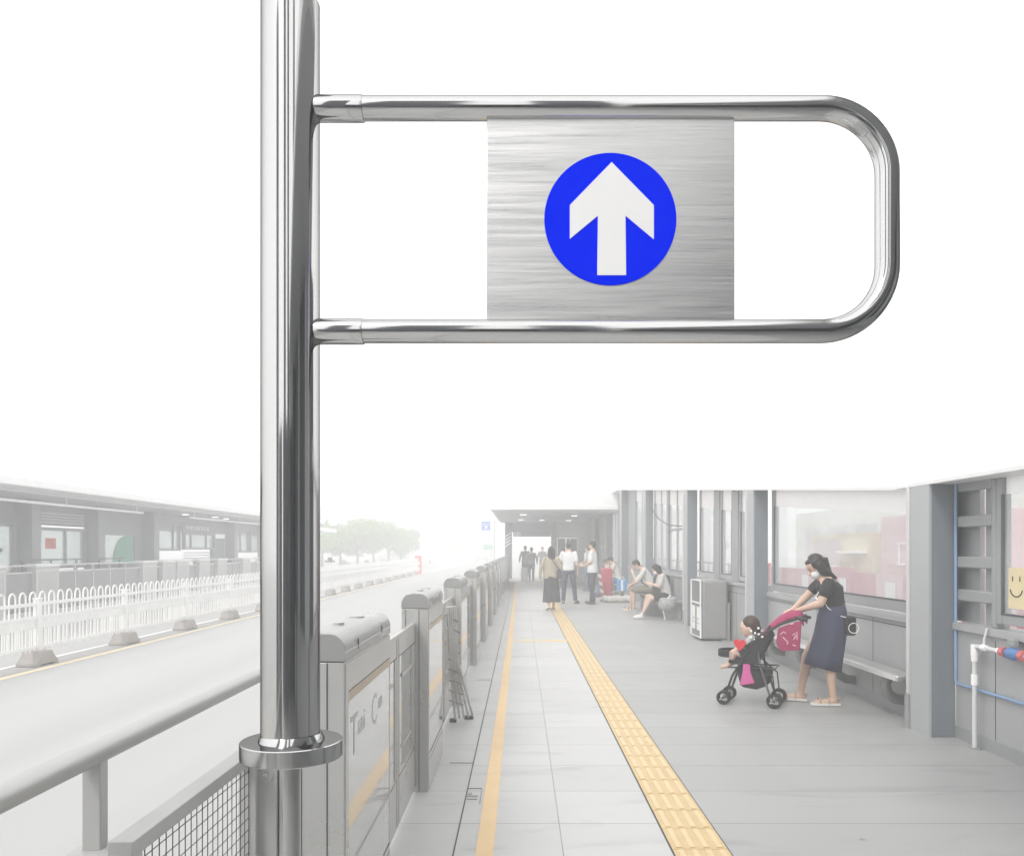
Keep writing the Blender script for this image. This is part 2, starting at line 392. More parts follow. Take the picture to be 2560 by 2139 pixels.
# ------------------------------------------------------------------ platform edge gates
GX = -.57; GW = .17
CABL = .90
def cab_profile():
    # (x,z) rounded cap, local x: 0 = platform face
    p = [(0, 1.135), (0, 1.165)]
    for k in range(0, 9):
        a = R(k * 90 / 8); p.append((-.055 + .055 * math.cos(a), 1.165 + .062 * math.sin(a)))
    p += [(-.10, 1.229), (-.14, 1.221), (-GW + .012, 1.20), (-GW, 1.175), (-GW, 1.135)]
    return p
def make_cabinet(label):
    t = thing('gate_cabinet', label, 'gate cabinet', (GX, 0, 0), 0, 'gate cabinets along the platform edge')
    MB().box(-GW, -.004, .004, CABL - .004, 0, 1.133).build('body', cab_m, t, bevel=.004)
    cp = MB().prism(cab_profile(), lambda a, b, q: (a, q, b), 0, CABL).build('cap', cap_m, t, bevel=.003)
    MB().box(.0, .0015, .20, .212, 1.165, 1.19).box(0, .0015, .205, .209, 1.153, 1.16).box(.0, .0015, .68, .688, 1.165, 1.19).each('lock_slot', seam, cp)
    MB().cyl((-.09, .3, 1.227), (-.09, .3, 1.236), .02, n=16).cyl((-.09, .62, 1.227), (-.09, .62, 1.233), .03, n=16).each('sensor', cab_m, cp)
    # platform side: frame and glossy panel, kick plate, seams
    f = MB()
    f.box(-.004, .0, .012, .05, .02, 1.125).box(-.004, 0, CABL - .03, CABL - .012, .02, 1.125).box(-.004, 0, .05, CABL - .03, 1.03, 1.125).box(-.004, 0, .05, CABL - .03, .02, .23)
    f.build('side_frame', cab_m, t)
    MB().box(-.004, -.0012, .05, CABL - .03, .23, 1.03).build('side_panel', gate_glass, t)
    MB().box(-.004, -.0006, .054, CABL - .034, .995, 1.028).build('panel_trim', tan_m, t)
    MB().box(-.004, .0008, .05, CABL - .03, .227, .231).box(-.004, .0008, .05, CABL - .03, .19, .193).box(-.004, .0008, .05, CABL - .03, 1.029, 1.032).each('panel_seam', seam, t)
    # end face: recessed line
    MB().box(-.062, -.059, .001, .006, .0, 1.13).box(-GW + .025, -GW + .027, .001, .006, 0, 1.13).each('end_seam', seam, t)
    return t
cab_y = [2.60, 4.95, 7.66, 10.36, 13.02, 15.7, 18.4, 21.1, 23.8, 26.5, 29.2, 31.9, 34.6, 37.3]
cab = make_cabinet('nearest grey gate cabinet, right behind the polished steel pole')
cab.location = (GX, cab_y[0], 0)
cabs = [cab]
for i, y in enumerate(cab_y[1:], 1):
    lab = f'{ORD[i]} gate cabinet from the steel pole along the platform edge'
    if i == 13: lab = 'farthest gate cabinet, last in the row toward the station hall'
    cabs.append(dup(cab, (GX, y, 0), label=lab))
# faint grey letters on the nearest panel
def text(s, size, m, parent, M, name='lettering', ext=.0006):
    cu = bpy.data.curves.new(name, 'FONT'); cu.body = s; cu.size = size; cu.extrude = ext; cu.resolution_u = 3
    o = bpy.data.objects.new(name, cu); COL.objects.link(o)
    dg = bpy.context.evaluated_depsgraph_get(); dg.update()
    me = bpy.data.meshes.new_from_object(o.evaluated_get(dg)); bpy.data.objects.remove(o)
    me.transform(M); me.materials.clear(); me.materials.append(m); me.name = name
    o = bpy.data.objects.new(name, me); COL.objects.link(o); o.parent = parent
    return o
side = Matrix(((0, 0, 1, 0), (1, 0, 0, 0), (0, 1, 0, 0), (0, 0, 0, 1)))     # text in the YZ plane, read from +X
ghost = mat('faint grey lettering', (.438, .438, .428), .4)
for txt, yy, zz, sz in (('T', .08, .80, .20), ('uni', .20, .85, .11), ('C', .46, .82, .17), ('un', .60, .86, .10)):
    text(txt, sz, ghost, cab, Matrix.Translation((-.001, yy, zz)) @ side)
# slots on the second cabinet's cap
MB().box(0, .0012, .12, .80, 1.139, 1.182).build('display_window', mat('grey display', (.46, .46, .45), .2), cabs[1])
sl = MB()
for k in range(4): sl.box(.001, .0020, .22 + k * .14, .29 + k * .14, 1.142, 1.178)
sl.each('display_bar', mat('dark display bar', (.12, .12, .12), .3), cabs[1])
# sliding gates between the cabinets
def make_gate(label, L):
    t = thing('sliding_gate', label, 'platform gate', (-.65, 0, 0), 0, 'sliding gates between the gate cabinets')
    for (a, b) in ((.0, L * .5 - .004), (L * .5 + .004, L)):
        lf = MB().box(-.022, .0, a, b, .93, 1.05).box(-.022, 0, a, b, .03, .30).box(-.022, 0, a, a + .07, .30, .93).box(-.022, 0, b - .07, b, .30, .93).build('door_leaf', cab_m, t, bevel=.002, seg=1)
        MB().box(-.018, -.006, a + .07, b - .07, .30, .93).build('pane', gate_glass, lf)
        MB().box(-.006, .0012, a + .03, a + .034, .05, 1.03).box(-.006, .0012, b - .034, b - .03, .05, 1.03).box(-.006, .0012, a + .03, b - .03, .93, .934).box(-.006, .0012, a + .03, b - .03, .29, .295).build('gasket', seam, lf)
        MB().box(-.004, .0016, a + .16, b - .16, .80, .82).box(-.004, .0016, a + .16, b - .2, .42, .43).each('notice_line', ghost, lf)
    return t
for i in range(len(cab_y) - 1):
    a, b = cab_y[i] + CABL + .01, cab_y[i + 1] - .01
    lab = f'pair of low sliding gate leaves between the {ORD[i]} and {ORD[i+1]} gate cabinets'
    if i == 12: lab = 'farthest pair of low sliding gate leaves before the last gate cabinet'
    g_ = make_gate(lab, b - a); g_.location = (-.65, a, 0)
# folded leaning barrier beside the third cabinet
t = thing('folding_barrier', 'folded grey concertina barrier leaning at the gap before the third gate cabinet', 'barrier', (-.56, 7.0, 0))
for k in range(5):
    q = -.60 + k * .014
    MB().tube([(q, 6.55 + .03 * k, 1.03), (q + .01, 6.68, .6), (q + .03 + .022 * k, 6.95 + .03 * k, .03)], .010, 8).build('bar', rail_m, t, world=True)
lk = MB()
for k in range(9): lk.tube([(-.605, 6.60 + .018 * k, .95 - .09 * k), (-.52 + .004 * k, 6.66 + .018 * k, .90 - .09 * k)], .006, 6)
lk.each('lattice_strip', mat('grey strap', (.22, .22, .22), .6), t, world=True)
MB().box(-.62, -.56, 6.95, 6.99, 0, .03).box(-.50, -.42, 7.07, 7.11, 0, .03).each('foot', dark_g, t, world=True)

# ------------------------------------------------------------------ near handrail and mesh fence on the left
hr = thing('handrail', 'thick grey tube handrail on a square post at lower left', 'handrail', (-1.11, 2.09, ROAD))
MB().tube([(-1.11, -1.5, .97), (-1.11, 0, .97), (-1.11, 3.6, .97), (-1.11, 3.75, .955), (-1.11, 3.82, .90), (-1.11, 3.83, .80), (-1.11, 3.83, ROAD)], .031, 32).build('rail', mat('satin handrail metal', (.50, .50, .49), .42, .75, var=.03, scale=5), hr, world=True)
for yy in (2.09, .3, -1.3):
    MB().box(-1.136, -1.088, yy - .02, yy + .02, .72, .955).build('post', newel_m, hr, world=True, bevel=.003)
    MB().box(-1.155, -1.06, yy - .045, yy + .045, ROAD, .705).box(-1.165, -1.05, yy - .055, yy + .055, .705, .722).build('newel', newel_m, hr, world=True, bevel=.005)
mf = thing('mesh_fence', 'low fence panel of dark square wire mesh in a pale frame', 'fence', (-1.0, 2.4, ROAD))
FY0, FY1 = 2.02, 2.99
MB().box(-1.045, -.98, FY0, FY1, .718, .762).box(-1.045, -.98, FY0, FY0 + .055, ROAD + .35, .718).box(-1.045, -.98, FY1 - .03, FY1, ROAD + .35, .718).box(-1.045, -.98, FY0 + .055, FY1 - .03, ROAD + .35, ROAD + .40).box(-1.03, -.995, FY0, FY0 + .05, ROAD, ROAD + .35).box(-1.03, -.995, FY1 - .05, FY1, ROAD, ROAD + .35).build('frame', newel_m, mf, world=True, bevel=.003)
ms = MB(); y = FY0 + .055 + .02
while y < FY1 - .03: ms.cyl((-1.005, y, ROAD + .39), (-1.005, y, .722), .0016, n=6); y += .043
z = ROAD + .42
while z < .718: ms.cyl((-1.0085, FY0 + .05, z), (-1.0085, FY1 - .02, z), .0016, n=6); z += .043
ms.build('wire_mesh', wire_m, mf, world=True)
ep = thing('gate_post', 'square grey post with grooves and a bolt below the steel flange', 'post', (-.92, 3.05, ROAD))
MB().box(-.995, -.915, 3.0, 3.10, ROAD, .77).build('post_half', newel_m, ep, world=True, bevel=.004)
MB().box(-.910, -.865, 3.01, 3.10, ROAD, .77).build('post_half', newel_m, ep, world=True, bevel=.004)
MB().box(-.862, -.80, 2.99, 3.10, ROAD, .77).build('post_half', rail_m, ep, world=True, bevel=.02, seg=4)
MB().cyl((-.953, 2.993, .655), (-.953, 3.0, .655), .026, n=20).build('bolt_plate', rail_m, ep, world=True)
MB().cyl((-.953, 2.983, .66), (-.953, 2.993, .66), .009, n=6).build('bolt', steel, ep, world=True)

# ------------------------------------------------------------------ white road fence
FX = -7.55
ft = thing('road_fence', 'long white hooped road fence on grey concrete feet', 'fence', (FX, 30, ROAD))
post_y = [12.5 + 2.75 * k for k in range(-2, 18)]
hoop = MB().tube([(0, -.075, -.08), (0, -.075, .74)] + [(0, -.075 * math.cos(R(a)), .74 + .10 * math.sin(R(a))) for a in range(20, 180, 20)] + [(0, .075, .74), (0, .075, -.08)], .013, 6)
for k, y in enumerate(post_y):
    MB().box(FX - .045, FX + .045, y - .045, y + .045, ROAD + .2, .72).box(FX - .055, FX + .055, y - .055, y + .055, .72, .745).build('post', fence_w, ft, world=True, bevel=.006)
    prof = [(-.30, 0), (-.30, .05), (-.20, .12), (-.13, .22), (.13, .22), (.20, .12), (.30, .05), (.30, 0), (.20, 0), (.16, .02), (-.16, .02), (-.20, 0)]
    MB().prism(prof, lambda a, b, q: (FX + q, y + a, ROAD + b + .004), -.16, .16).build('concrete_foot', conc, ft, world=True, bevel=.012)
    if k < len(post_y) - 1:
        m = MB()
        for q in range(11):
            yy = y + .125 + .25 * q
            m.add([(v[0] + FX, v[1] + yy, v[2]) for v in hoop.v], hoop.f)
        for z in (.65, .44, -.02): m.box(FX - .016, FX + .016, y + .046, y + 2.704, z - .025, z + .025)
        for q in range(22): m.box(FX - .008, FX + .008, y + .115 + .118 * q, y + .131 + .118 * q, .0, .42)
        m.box(FX - .006, FX + .006, y + .05, y + 2.70, .27, .41)
        m.build('hoop_panel', fence_w, ft, world=True)
rs = thing('hazard_sign', 'red and white warning board at the far end of the road fence', 'sign', (FX, 58.9, ROAD))
MB().box(FX - .25, FX + .25, 58.9, 58.96, .0 + ROAD, 1.35 + ROAD).build('board', mat('red board', (.75, .10, .10), .5), rs, world=True)
MB().box(FX - .12, FX + .12, 58.885, 58.9, .35, .6).box(FX - .12, FX + .12, 58.885, 58.9, -.05, .2).each('white_patch', white, rs, world=True)

# ------------------------------------------------------------------ station building on the right
sb = thing('station_building', 'long grey station building with columns and glazed bays along the platform', 'building', (3.5, 15, 0))
WX = 3.48
col_y = [6.4, 11.25, 15.75, 21.0, 26.0, 30.8, 35.5]
col_h = {6.4: 2.02, 11.25: 2.45, 15.75: 2.80, 21.0: 3.12, 26.0: 3.5, 30.8: 3.5, 35.5: 3.5}
for y in col_y:
    h = max(2.02, min(3.5, EYE + .074 * (y + .15)))
    c = MB().box(3.285, WX - .002, y, y + .30, 0, h).build('column', col_d, sb, world=True, bevel=.006)
    MB().box(3.265, 3.284, y - .004, y + .304, 0, h + .004).build('side_cladding', col_l, c, world=True)
    MB().box(3.255, 3.30, y + .32, y + .37, .28, h).build('downpipe', mat('pale pipe paint', (.6, .6, .6), .4), c, world=True, bevel=.01)
    MB().box(3.25, 3.305, y + .315, y + .375, 0, .28).build('pipe_guard', frame_g, c, world=True)
def TOP(y): return max(2.02, min(3.5, EYE + .074 * y))     # wall cut along a rising line, its shape standing in for the white fade
def win(y0, y1, z0, muls=(), fr=.07, m=frame_g, gl=pane, nm='window', x=WX, trans=(), band=.34):
    f = MB()
    def upright(a, b, xa=0.0, xb=.07): f.prism([(a, z0), (b, z0), (b, TOP(b)), (a, TOP(a))], lambda p, q, t: (x + t, p, q), xa, xb)
    upright(y0, y0 + fr); upright(y1 - fr, y1)
    f.box(x, x + .07, y0 + fr, y1 - fr, z0, z0 + fr)
    for q in muls: upright(q - .03, q + .03, .01, .06)
    for q in trans: f.box(x + .012, x + .058, y0 + fr, y1 - fr, q - .025, q + .025)
    o = f.build(nm, m, sb, world=True, bevel=.004, seg=1)
    a, b = y0 + fr - .01, y1 - fr + .01
    MB().prism([(a, z0 + fr - .01), (b, z0 + fr - .01), (b, TOP(b) - band), (a, TOP(a) - band)], lambda p, q, t: (x + t, p, q), .03, .034).build('pane', gl, o, world=True)
    MB().prism([(a, TOP(a) - band), (b, TOP(b) - band), (b, TOP(b)), (a, TOP(a))], lambda p, q, t: (x + t, p, q), .03, .034).build('fade_pane', fade_glass, o, world=True)  # milky top band imitating the haze fade
    MB().box(x - .003, x + .018, a, a + .016, z0 + fr, TOP(a) - band).box(x - .003, x + .018, b - .016, b, z0 + fr, TOP(b) - band).box(x - .003, x + .018, a, b, z0 + fr - .004, z0 + fr + .012).build('gasket', dark_g, o, world=True)
    return o
# low wall under the glazing, bay by bay
bays = [(-12.0, 6.4, .92), (6.7, 11.25, .90), (11.55, 15.75, .98), (16.05, 21.0, .95), (21.3, 26.0, .95), (26.3, 30.8, .95), (31.1, 35.5, .95), (35.8, 41.9, .95)]
for (a, b, h) in bays:
    MB().box(WX, WX + .16, a, b, 0, h - .06).box(WX - .03, WX + .18, a, b, h - .06, h).build('low_wall', wall_g, sb, world=True, bevel=.006)
    MB().box(WX - .006, WX, a, b, 0, .10).build('skirting', frame_g, sb, world=True)
sm = MB()
for y in (4.2, 5.2, 5.86, 7.9, 9.4, 12.9, 14.3, 17.6, 19.2): sm.box(WX - .0015, WX + .01, y, y + .008, .1, .83)
sm.box(WX - .0015, WX + .01, 6.75, 11.2, .795, .803).box(WX - .0015, WX + .01, 11.6, 15.7, .80, .806)
sm.build('wall_seam', seam, sb, world=True)
# bay one: louvre next to the column, window with paper faces
lv = MB()
for z in (1.14, 1.40, 1.72, 2.0): lv.box(WX + .0, WX + .06, 5.92, 6.39, z - .045, z + .045)
lv.box(WX + .0, WX + .07, 5.86, 5.92, .92, 2.02).build('louvre', frame_g, sb, world=True, bevel=.01)
MB().box(WX + .10, WX + .14, 5.92, 6.16, .92, 2.02).box(WX + .10, WX + .14, 6.24, 6.74, .92, 2.02).each('louvre_back', col_l, sb, world=True)
w1 = win(3.2, 5.855, .96, (4.5,), band=.12)
for a, b, mm in ((-11.9, -2.75, dark_g), (-2.7, -1.75, col_l), (-1.7, .15, dark_g), (.2, 1.25, col_l), (1.65, 3.1, dark_g)):  # unseen panels added so the pole mirrors dark and light bands
    MB().box(WX, WX + .08, a, b, .925, 3.27).build('wall_panel', mm, sb, world=True)
# drawings taped inside the first window
yel_p = mat('cream drawing paper', (.78, .66, .42), .8); ink = mat('black ink', (.02, .02, .02), .6)
for (y0, y1, z0, z1, mm) in ((5.56, 5.745, 1.08, 1.37, yel_p), (5.22, 5.53, 1.0, 1.40, paper)):
    d = thing('face_drawing', 'cream paper with a drawn smiling face taped inside the window' if mm is yel_p else 'white paper with a drawn smiling face beside the cream one', 'drawing', (WX + .028, (y0 + y1) / 2, z0))
    MB().box(WX + .022, WX + .027, y0, y1, z0, z1).build('sheet', mm, d, world=True)
    yc, zc = (y0 + y1) / 2, (z0 + z1) / 2
    m = MB().box(WX + .019, WX + .0218, yc - .045, yc - .037, zc + .05, zc + .085).box(WX + .019, WX + .0218, yc + .037, yc + .045, zc + .05, zc + .085)
    m.tube([(WX + .0205, yc - .07 * math.cos(R(a)), zc + .0 - .06 * math.sin(R(a))) for a in range(10, 180, 20)], .004, 6)
    m.build('drawn_face', ink, d, world=True)
# bay two: the wide shop window behind the woman
w2 = win(6.98, 11.1, .93, (), .10, band=.22)
MB().box(WX - .02, WX + .10, 6.71, 6.90, .90, 2.03).build('jamb', frame_g, sb, world=True, bevel=.01)
# bay three
for a, b in ((11.75, 12.75), (13.15, 13.95), (14.35, 15.6)): win(a, b, 1.0, (), .08, m=col_l)
for a, b in ((12.76, 13.14), (13.96, 14.34)): MB().box(WX - .02, WX + .1, a, b, .985, TOP(a)).build('pier', frame_g, sb, world=True, bevel=.005)
# bay four and on
win(16.3, 18.9, .95, (17.9,), .08, trans=(1.95,)); win(19.0, 20.9, .95, (19.9,), .08, m=col_l)
for a in (21.4, 22.9): win(a, a + 1.4, .95, (), .08, m=col_l, gl=pane_t)
MB().box(WX, WX + .1, 24.4, 25.9, .95, 3.4).build('blind_panel', frame_g, sb, world=True)
for a in (26.4, 28.6): win(a, a + 2.1, .95, (a + 1.0,), .08)
MB().box(WX, WX + .1, 31.1, 35.5, .95, 3.5).box(WX, WX + .1, 35.8, 41.9, .95, 3.5).build('upper_wall', wall_g, sb, world=True)
# notices on the far wall
nt_ = MB()
for k in range(6): nt_.box(WX - .03, WX - .01, 32.2 + .4 * k, 32.5 + .4 * k, 1.0 + .25 * (k % 3), 1.2 + .25 * (k % 3))
nt_.each('notice', paper, sb, world=True)
TX = lambda y, k=.074, lo=2.02: max(lo, min(3.5, EYE + k * y))
yk = 27.03
MB().prism([(2.4, 2.022), (7.03, 2.022), (yk, 3.502), (35.8, 3.502), (35.8, 3.54), (yk, 3.54), (7.03, 2.052), (2.4, 2.052)], lambda p, q, t: (t, p, q), 3.262, WX + .10).build('wall_coping', mat('pale fascia', (.82, .82, .82), .5), sb, world=True)
MB().prism([(2.4, 2.053), (7.03, 2.053), (yk, 3.541), (28.5, 3.541), (28.5, 4.05), (yk, 4.05), (7.03, 2.20), (2.4, 2.20)], lambda p, q, t: (t, p, q), 3.36, 3.366).build('fade_strip', fade_glass, sb, world=True)  # added milky strip above the wall, imitating the fade into white haze
# canopy over the far half, end wall and doorway
RY0, RY1 = 28.6, 42.2
rf = MB().box(-1.10, 3.9, RY0, RY1, 2.92, 3.62).build('canopy', mat('pale fascia', (.82, .82, .82), .5), sb, world=True, bevel=.02)
MB().box(-1.0, 3.8, RY0 + .5, RY1, 2.895, 2.919).build('soffit', mat('grey soffit', (.62, .63, .65), .6), rf, world=True)
MB().box(-1.115, -1.10, RY0, RY1, 3.0, 3.05).box(-1.1, 3.9, RY0 - .012, RY0, 3.03, 3.07).build('fascia_trim', white, rf, world=True)
lamp = emis('lit downlight', (1, .98, .94), 1.6)
for (x, y) in ((.1, 32), (2.2, 33.0), (1.0, 38), (.0, 37.5), (2.3, 38.5)): MB().cyl((x, y, 2.875), (x, y, 2.894), .13, n=20).build('downlight', lamp, rf, world=True)
EY = 41.6
MB().box(-.82, -.46, EY - .15, EY + .2, 0, 2.893).build('end_pier', col_d, sb, world=True, bevel=.01)
st = MB()
for k in range(4):
    z = 1.62 + k * .17
    st.prism([(0, 0), (.30, .20), (.30, .28), (0, .08)], lambda a, b, q: (-.80 + a, EY - .155 + q, z + b), -.004, .004)
st.each('hazard_stripe', white, sb, world=True)
MB().box(-.46, 1.58, EY, EY + .2, 2.42, 2.893).build('lintel', mat('dark blue grey panel', (.42, .44, .46), .5), sb, world=True)
MB().box(-.40, 1.56, EY - .05, EY - .002, 2.17, 2.42).build('sign_box', mat('teal sign box', (.34, .40, .42), .4), sb, world=True)
sg = MB()
for a, b in ((-.36, -.26), (-.22, -.12), (-.07, -.02)): sg.box(a, b, EY - .056, EY - .049, 2.19, 2.40)
sg.each('sign_letter', white, sb, world=True)
sg = MB()
for k in range(11): sg.box(.06 + .13 * k, .075 + .13 * k, EY - .053, EY - .049, 2.19, 2.40)
sg.build('sign_divider', mat('grey divider', (.40, .44, .46), .5), sb, world=True)
MB().box(1.58, 1.78, EY - .1, EY + .2, 0, 2.893).build('door_pier', wall_g, sb, world=True)
MB().box(1.78, WX, EY, EY + .2, 2.1, 2.893).box(2.95, WX, EY, EY + .2, 0, 2.1).box(1.78, 1.9, EY, EY + .2, 0, 2.1).build('end_wall', mat('pale end wall', (.78, .79, .78), .6), sb, world=True)
for a, b in ((1.92, 2.33), (2.37, 2.93)): MB().box(a, b, EY + .03, EY + .10, 0, 2.08).build('door', dark_g, sb, world=True)
MB().box(1.82, 1.86, EY - .03, EY - .005, 1.3, 2.2).box(2.5, 2.62, EY - .0, EY + .03, 1.96, 2.04).each('door_notice', white, sb, world=True)
# unseen dark piers and walls added behind the viewpoint for steel reflections
MB().box(-5.0, -3.9, -5.2, -4.6, ROAD, 7.0).box(-1.3, -.5, -5.2, -4.6, 0, 7.0).box(.10, .75, -4.8, -4.4, 0, 7.0).box(2.7, 3.4, -5.2, -4.6, 0, 7.0).each('reflection_pier', dark_g, sb, world=True)
MB().box(-3.7, -2.2, -5.3, -5.21, ROAD, 2.7).box(-1.75, .62, -5.3, -5.21, 0, 2.7).box(.95, 3.4, -5.3, -5.21, 0, 2.7).each('reflection_wall', dark_g, sb, world=True)
for y in (1.3, -3.4): MB().box(3.285, WX - .002, y, y + .30, 0, 3.273).build('column', col_d, sb, world=True, bevel=.006)

MB().box(.95, 3.75, -9.0, 2.25, 3.30, 3.48).build('canopy', mat('pale fascia', (.82, .82, .82), .5), sb, world=True, bevel=.02)  # unseen canopy and soffit added to shade the near floor and the steel
MB().box(1.05, 3.7, -8.9, 2.15, 3.275, 3.299).build('soffit', mat('grey soffit', (.62, .63, .65), .6), sb, world=True)
# leaning benches along the wall
def bench(y0, y1, label, seat_z=.42):
    t = thing('leaning_bench', label, 'bench', (3.3, (y0 + y1) / 2, 0), 0, 'benches along the station wall')
    MB().box(3.215, 3.42, y0, y1, seat_z - .055, seat_z).build('seat', mat('brushed bench steel', (.62, .62, .61), .3, .7, var=.05), t, world=True, bevel=.015, seg=3)
    MB().box(3.205, 3.2148, y0 + .01, y1 - .01, seat_z - .045, seat_z - .004).build('edge_strip', mat('pale edge strip', (.80, .80, .79), .3, .3), t, world=True)
    n = max(2, int((y1 - y0) / 1.0))
    for k in range(n):
        yc = y0 + .35 + (y1 - y0 - .7) * k / (n - 1)
        MB().tube([(3.30, yc - .02, seat_z - .05), (3.28, yc, seat_z - .13), (3.31, yc + .02, seat_z - .22), (3.39, yc + .03, seat_z - .27), (WX + .01, yc + .03, seat_z - .28)], .048, 14).build('bracket', mat('grey bracket', (.27, .27, .27), .4, .4), t, world=True)
    return t
bench(6.85, 10.9, 'grey steel leaning bench under the wide shop window')
# seats where the travellers sit
def seat_bench(x0, x1, y0, y1, z, label):
    t = thing('waiting_bench', label, 'bench', ((x0 + x1) / 2, (y0 + y1) / 2, 0), 0, 'benches along the station wall')
    MB().box(x0, x1, y0, y1, z - .05, z).build('seat', mat('grey bench top', (.40, .40, .40), .4, .3), t, world=True, bevel=.012)
    for yy in (y0 + .2, y1 - .25): MB().box(x0 + .04, x1 - .02, yy, yy + .05, 0, z - .05).build('leg', rail_m, t, world=True)
    return t
seat_bench(3.02, 3.44, 16.9, 20.8, .42, 'grey waiting bench under the girl and boy looking down')
seat_bench(2.98, 3.44, 24.6, 27.6, .42, 'grey waiting bench under the seated pair in blue')

# pipes on the near wall
pp = thing('water_pipe', 'white upright water pipe with a blue valve by the near wall', 'pipe', (3.42, 6.03, 0))
pw = mat('white pipe plastic', (.72, .72, .71), .35, var=.03)
MB().tube([(3.42, 6.03, 0), (3.42, 6.03, .74), (3.42, 6.02, .765), (3.42, 5.99, .775), (3.42, 5.70, .775)], .0165, 14).build('riser', pw, pp, world=True)
MB().cyl((3.42, 6.03, .66), (3.42, 6.03, .72), .024).cyl((3.42, 6.03, .48), (3.42, 6.03, .56), .024).cyl((3.42, 6.03, .70), (3.42, 6.03, .785), .027).cyl((3.42, 5.93, .775), (3.42, 5.87, .775), .024).cyl((3.42, 5.73, .775), (3.42, 5.69, .775), .023).each('coupling', white, pp, world=True)
MB().tube([(3.425, 5.92, .775), (3.43, 5.92, .84), (3.44, 5.90, .92)], .009, 8).build('branch', pw, pp, world=True)
vr = mat('red union plastic', (.62, .16, .17), .4); vb = mat('blue valve plastic', (.10, .22, .46), .4)
MB().cyl((3.42, 5.69, .775), (3.42, 5.645, .775), .036, n=8).cyl((3.42, 5.47, .775), (3.42, 5.42, .775), .038, n=8).each('union', vr, pp, world=True)
MB().ell((3.42, 5.56, .775), (.04, .095, .045)).build('valve_body', vb, pp, world=True)
MB().box(3.40, 3.44, 5.52, 5.60, .83, .875).build('valve_handle', frame_g, pp, world=True, bevel=.006)
MB().tube([(3.42, 5.43, .775), (3.42, 4.2, .775)], .0165, 12).each('outlet', pw, pp, world=True)
MB().cyl((3.42, 6.03, 0), (3.42, 6.03, .012), .045).build('floor_flange', frame_g, pp, world=True)
bh = thing('blue_pipe', 'thin blue pipe running down beside the near column and along the wall', 'pipe', (3.46, 6.38, 0))
MB().tube([(3.465, 6.375, 2.02), (3.465, 6.375, .47), (3.465, 6.365, .445), (3.465, 6.33, .437), (3.465, 3.0, .437)], .011, 10).build('pipe_run', mat('blue pipe plastic', (.24, .37, .56), .35), bh, world=True)
# hanging cable
cb = [V((3.40, 21.0, 2.62)), V((3.38, 19.6, 2.25)), V((3.36, 18.2, 2.05)), V((3.34, 16.4, 1.98))]
tag(MB().tube(cb, .012, 6).build('hanging_cable', blk), 'black cable sagging across the bay beyond the litter bin', 'cable')

# litter bin
bn = thing('recycling_bin', 'tall grey two-compartment litter bin with a white rimmed front', 'bin', (3.18, 13.5, 0))
MB().box(2.97, 3.40, 13.12, 13.85, .02, 1.0).build('body', mat('grey bin panel', (.30, .30, .295), .45, var=.05), bn, world=True, bevel=.05, seg=5)
MB().box(2.955, 2.972, 13.14, 13.83, .05, .98).build('front_plate', mat('dark bin front', (.19, .19, .19), .4), bn, world=True)
MB().tube([(2.952, 13.13, .05), (2.952, 13.84, .05), (2.952, 13.84, .985), (2.952, 13.13, .985)], .016, 8, closed=True).build('rim', white, bn, world=True)
MB().box(2.946, 2.956, 13.15, 13.82, .60, .625).build('divider', white, bn, world=True)
for a, b in ((13.20, 13.42), (13.55, 13.77)):
    p_ = MB().box(2.949, 2.956, a, b, .16, .55).build('sorting_label', paper, bn, world=True)
    MB().box(2.946, 2.949, a + .08, b - .08, .33, .36).box(2.946, 2.949, a + .05, b - .05, .27, .285).each('label_mark', frame_g, p_, world=True)
MB().box(3.30, 3.44, 13.16, 13.24, .0, .62).build('back_post', frame_g, bn, world=True)

# beyond the shop window: hoardings, booths
hm = [mat('red hoarding', (.56, .19, .24), .6, var=.08), mat('pink hoarding', (.68, .45, .48), .6, var=.08)]
hd = thing('hoarding', 'low red and pink hoarding panels beyond the shop window', 'hoarding', (6.2, 15, 0))
for k in range(16):
    y = 8.0 + k * 1.0
    MB().box(6.2, 6.26, y, y + .97, ROAD, 1.08 + (.08 if k % 5 == 2 else 0)).build('panel', hm[(k * 7) % 3 > 1], hd, world=True)
    if k % 2: MB().box(6.19, 6.1995, y + .25, y + .6, .35, .95).build('white_sticker', paper, hd, world=True)
bt = thing('kiosk', 'cream kiosk with a pale awning beyond the shop window', 'kiosk', (8.0, 18, ROAD))
MB().box(7.2, 9.2, 16.4, 19.8, ROAD, 1.85).build('wall', mat('cream kiosk wall', (.66, .55, .36), .6), bt, world=True)
MB().box(7.0, 7.198, 16.6, 17.8, 1.42, 1.47).box(7.1, 7.198, 18, 19.6, 1.1, 1.14).each('shelf', white, bt, world=True)
MB().box(7.18, 7.199, 18.0, 19.6, 1.15, 1.75).build('opening', mat('pinkish grey', (.5, .40, .40), .6), bt, world=True)
bt = thing('kiosk', 'pink container kiosk nearer than the cream one beyond the window', 'kiosk', (8.2, 14.4, ROAD))
MB().box(7.3, 9.6, 12.6, 16.2, ROAD, 2.15).build('wall', mat('pink kiosk wall', (.66, .40, .43), .6), bt, world=True)
gm = MB()
for k in range(7): gm.box(7.28, 7.299, 13.0 + .4 * k, 13.03 + .4 * k, 1.2, 1.6)
gm.box(7.275, 7.299, 13.0, 15.5, 1.2, 1.23).box(7.275, 7.299, 13.0, 15.5, 1.6, 1.63).build('window_grille', white, bt, world=True)
bl = thing('shop_block', 'pale grey shop block standing behind the kiosks', 'building', (13, 24, ROAD))
MB().box(11, 16, 17, 32, ROAD, 2.9).build('wall', mat('pale render', (.66, .64, .60), .7), bl, world=True)
for k in range(6): MB().box(10.96, 11, 17.8 + 2.3 * k, 19.3 + 2.3 * k, 1.2, 2.3).build('window', col_l, bl, world=True)
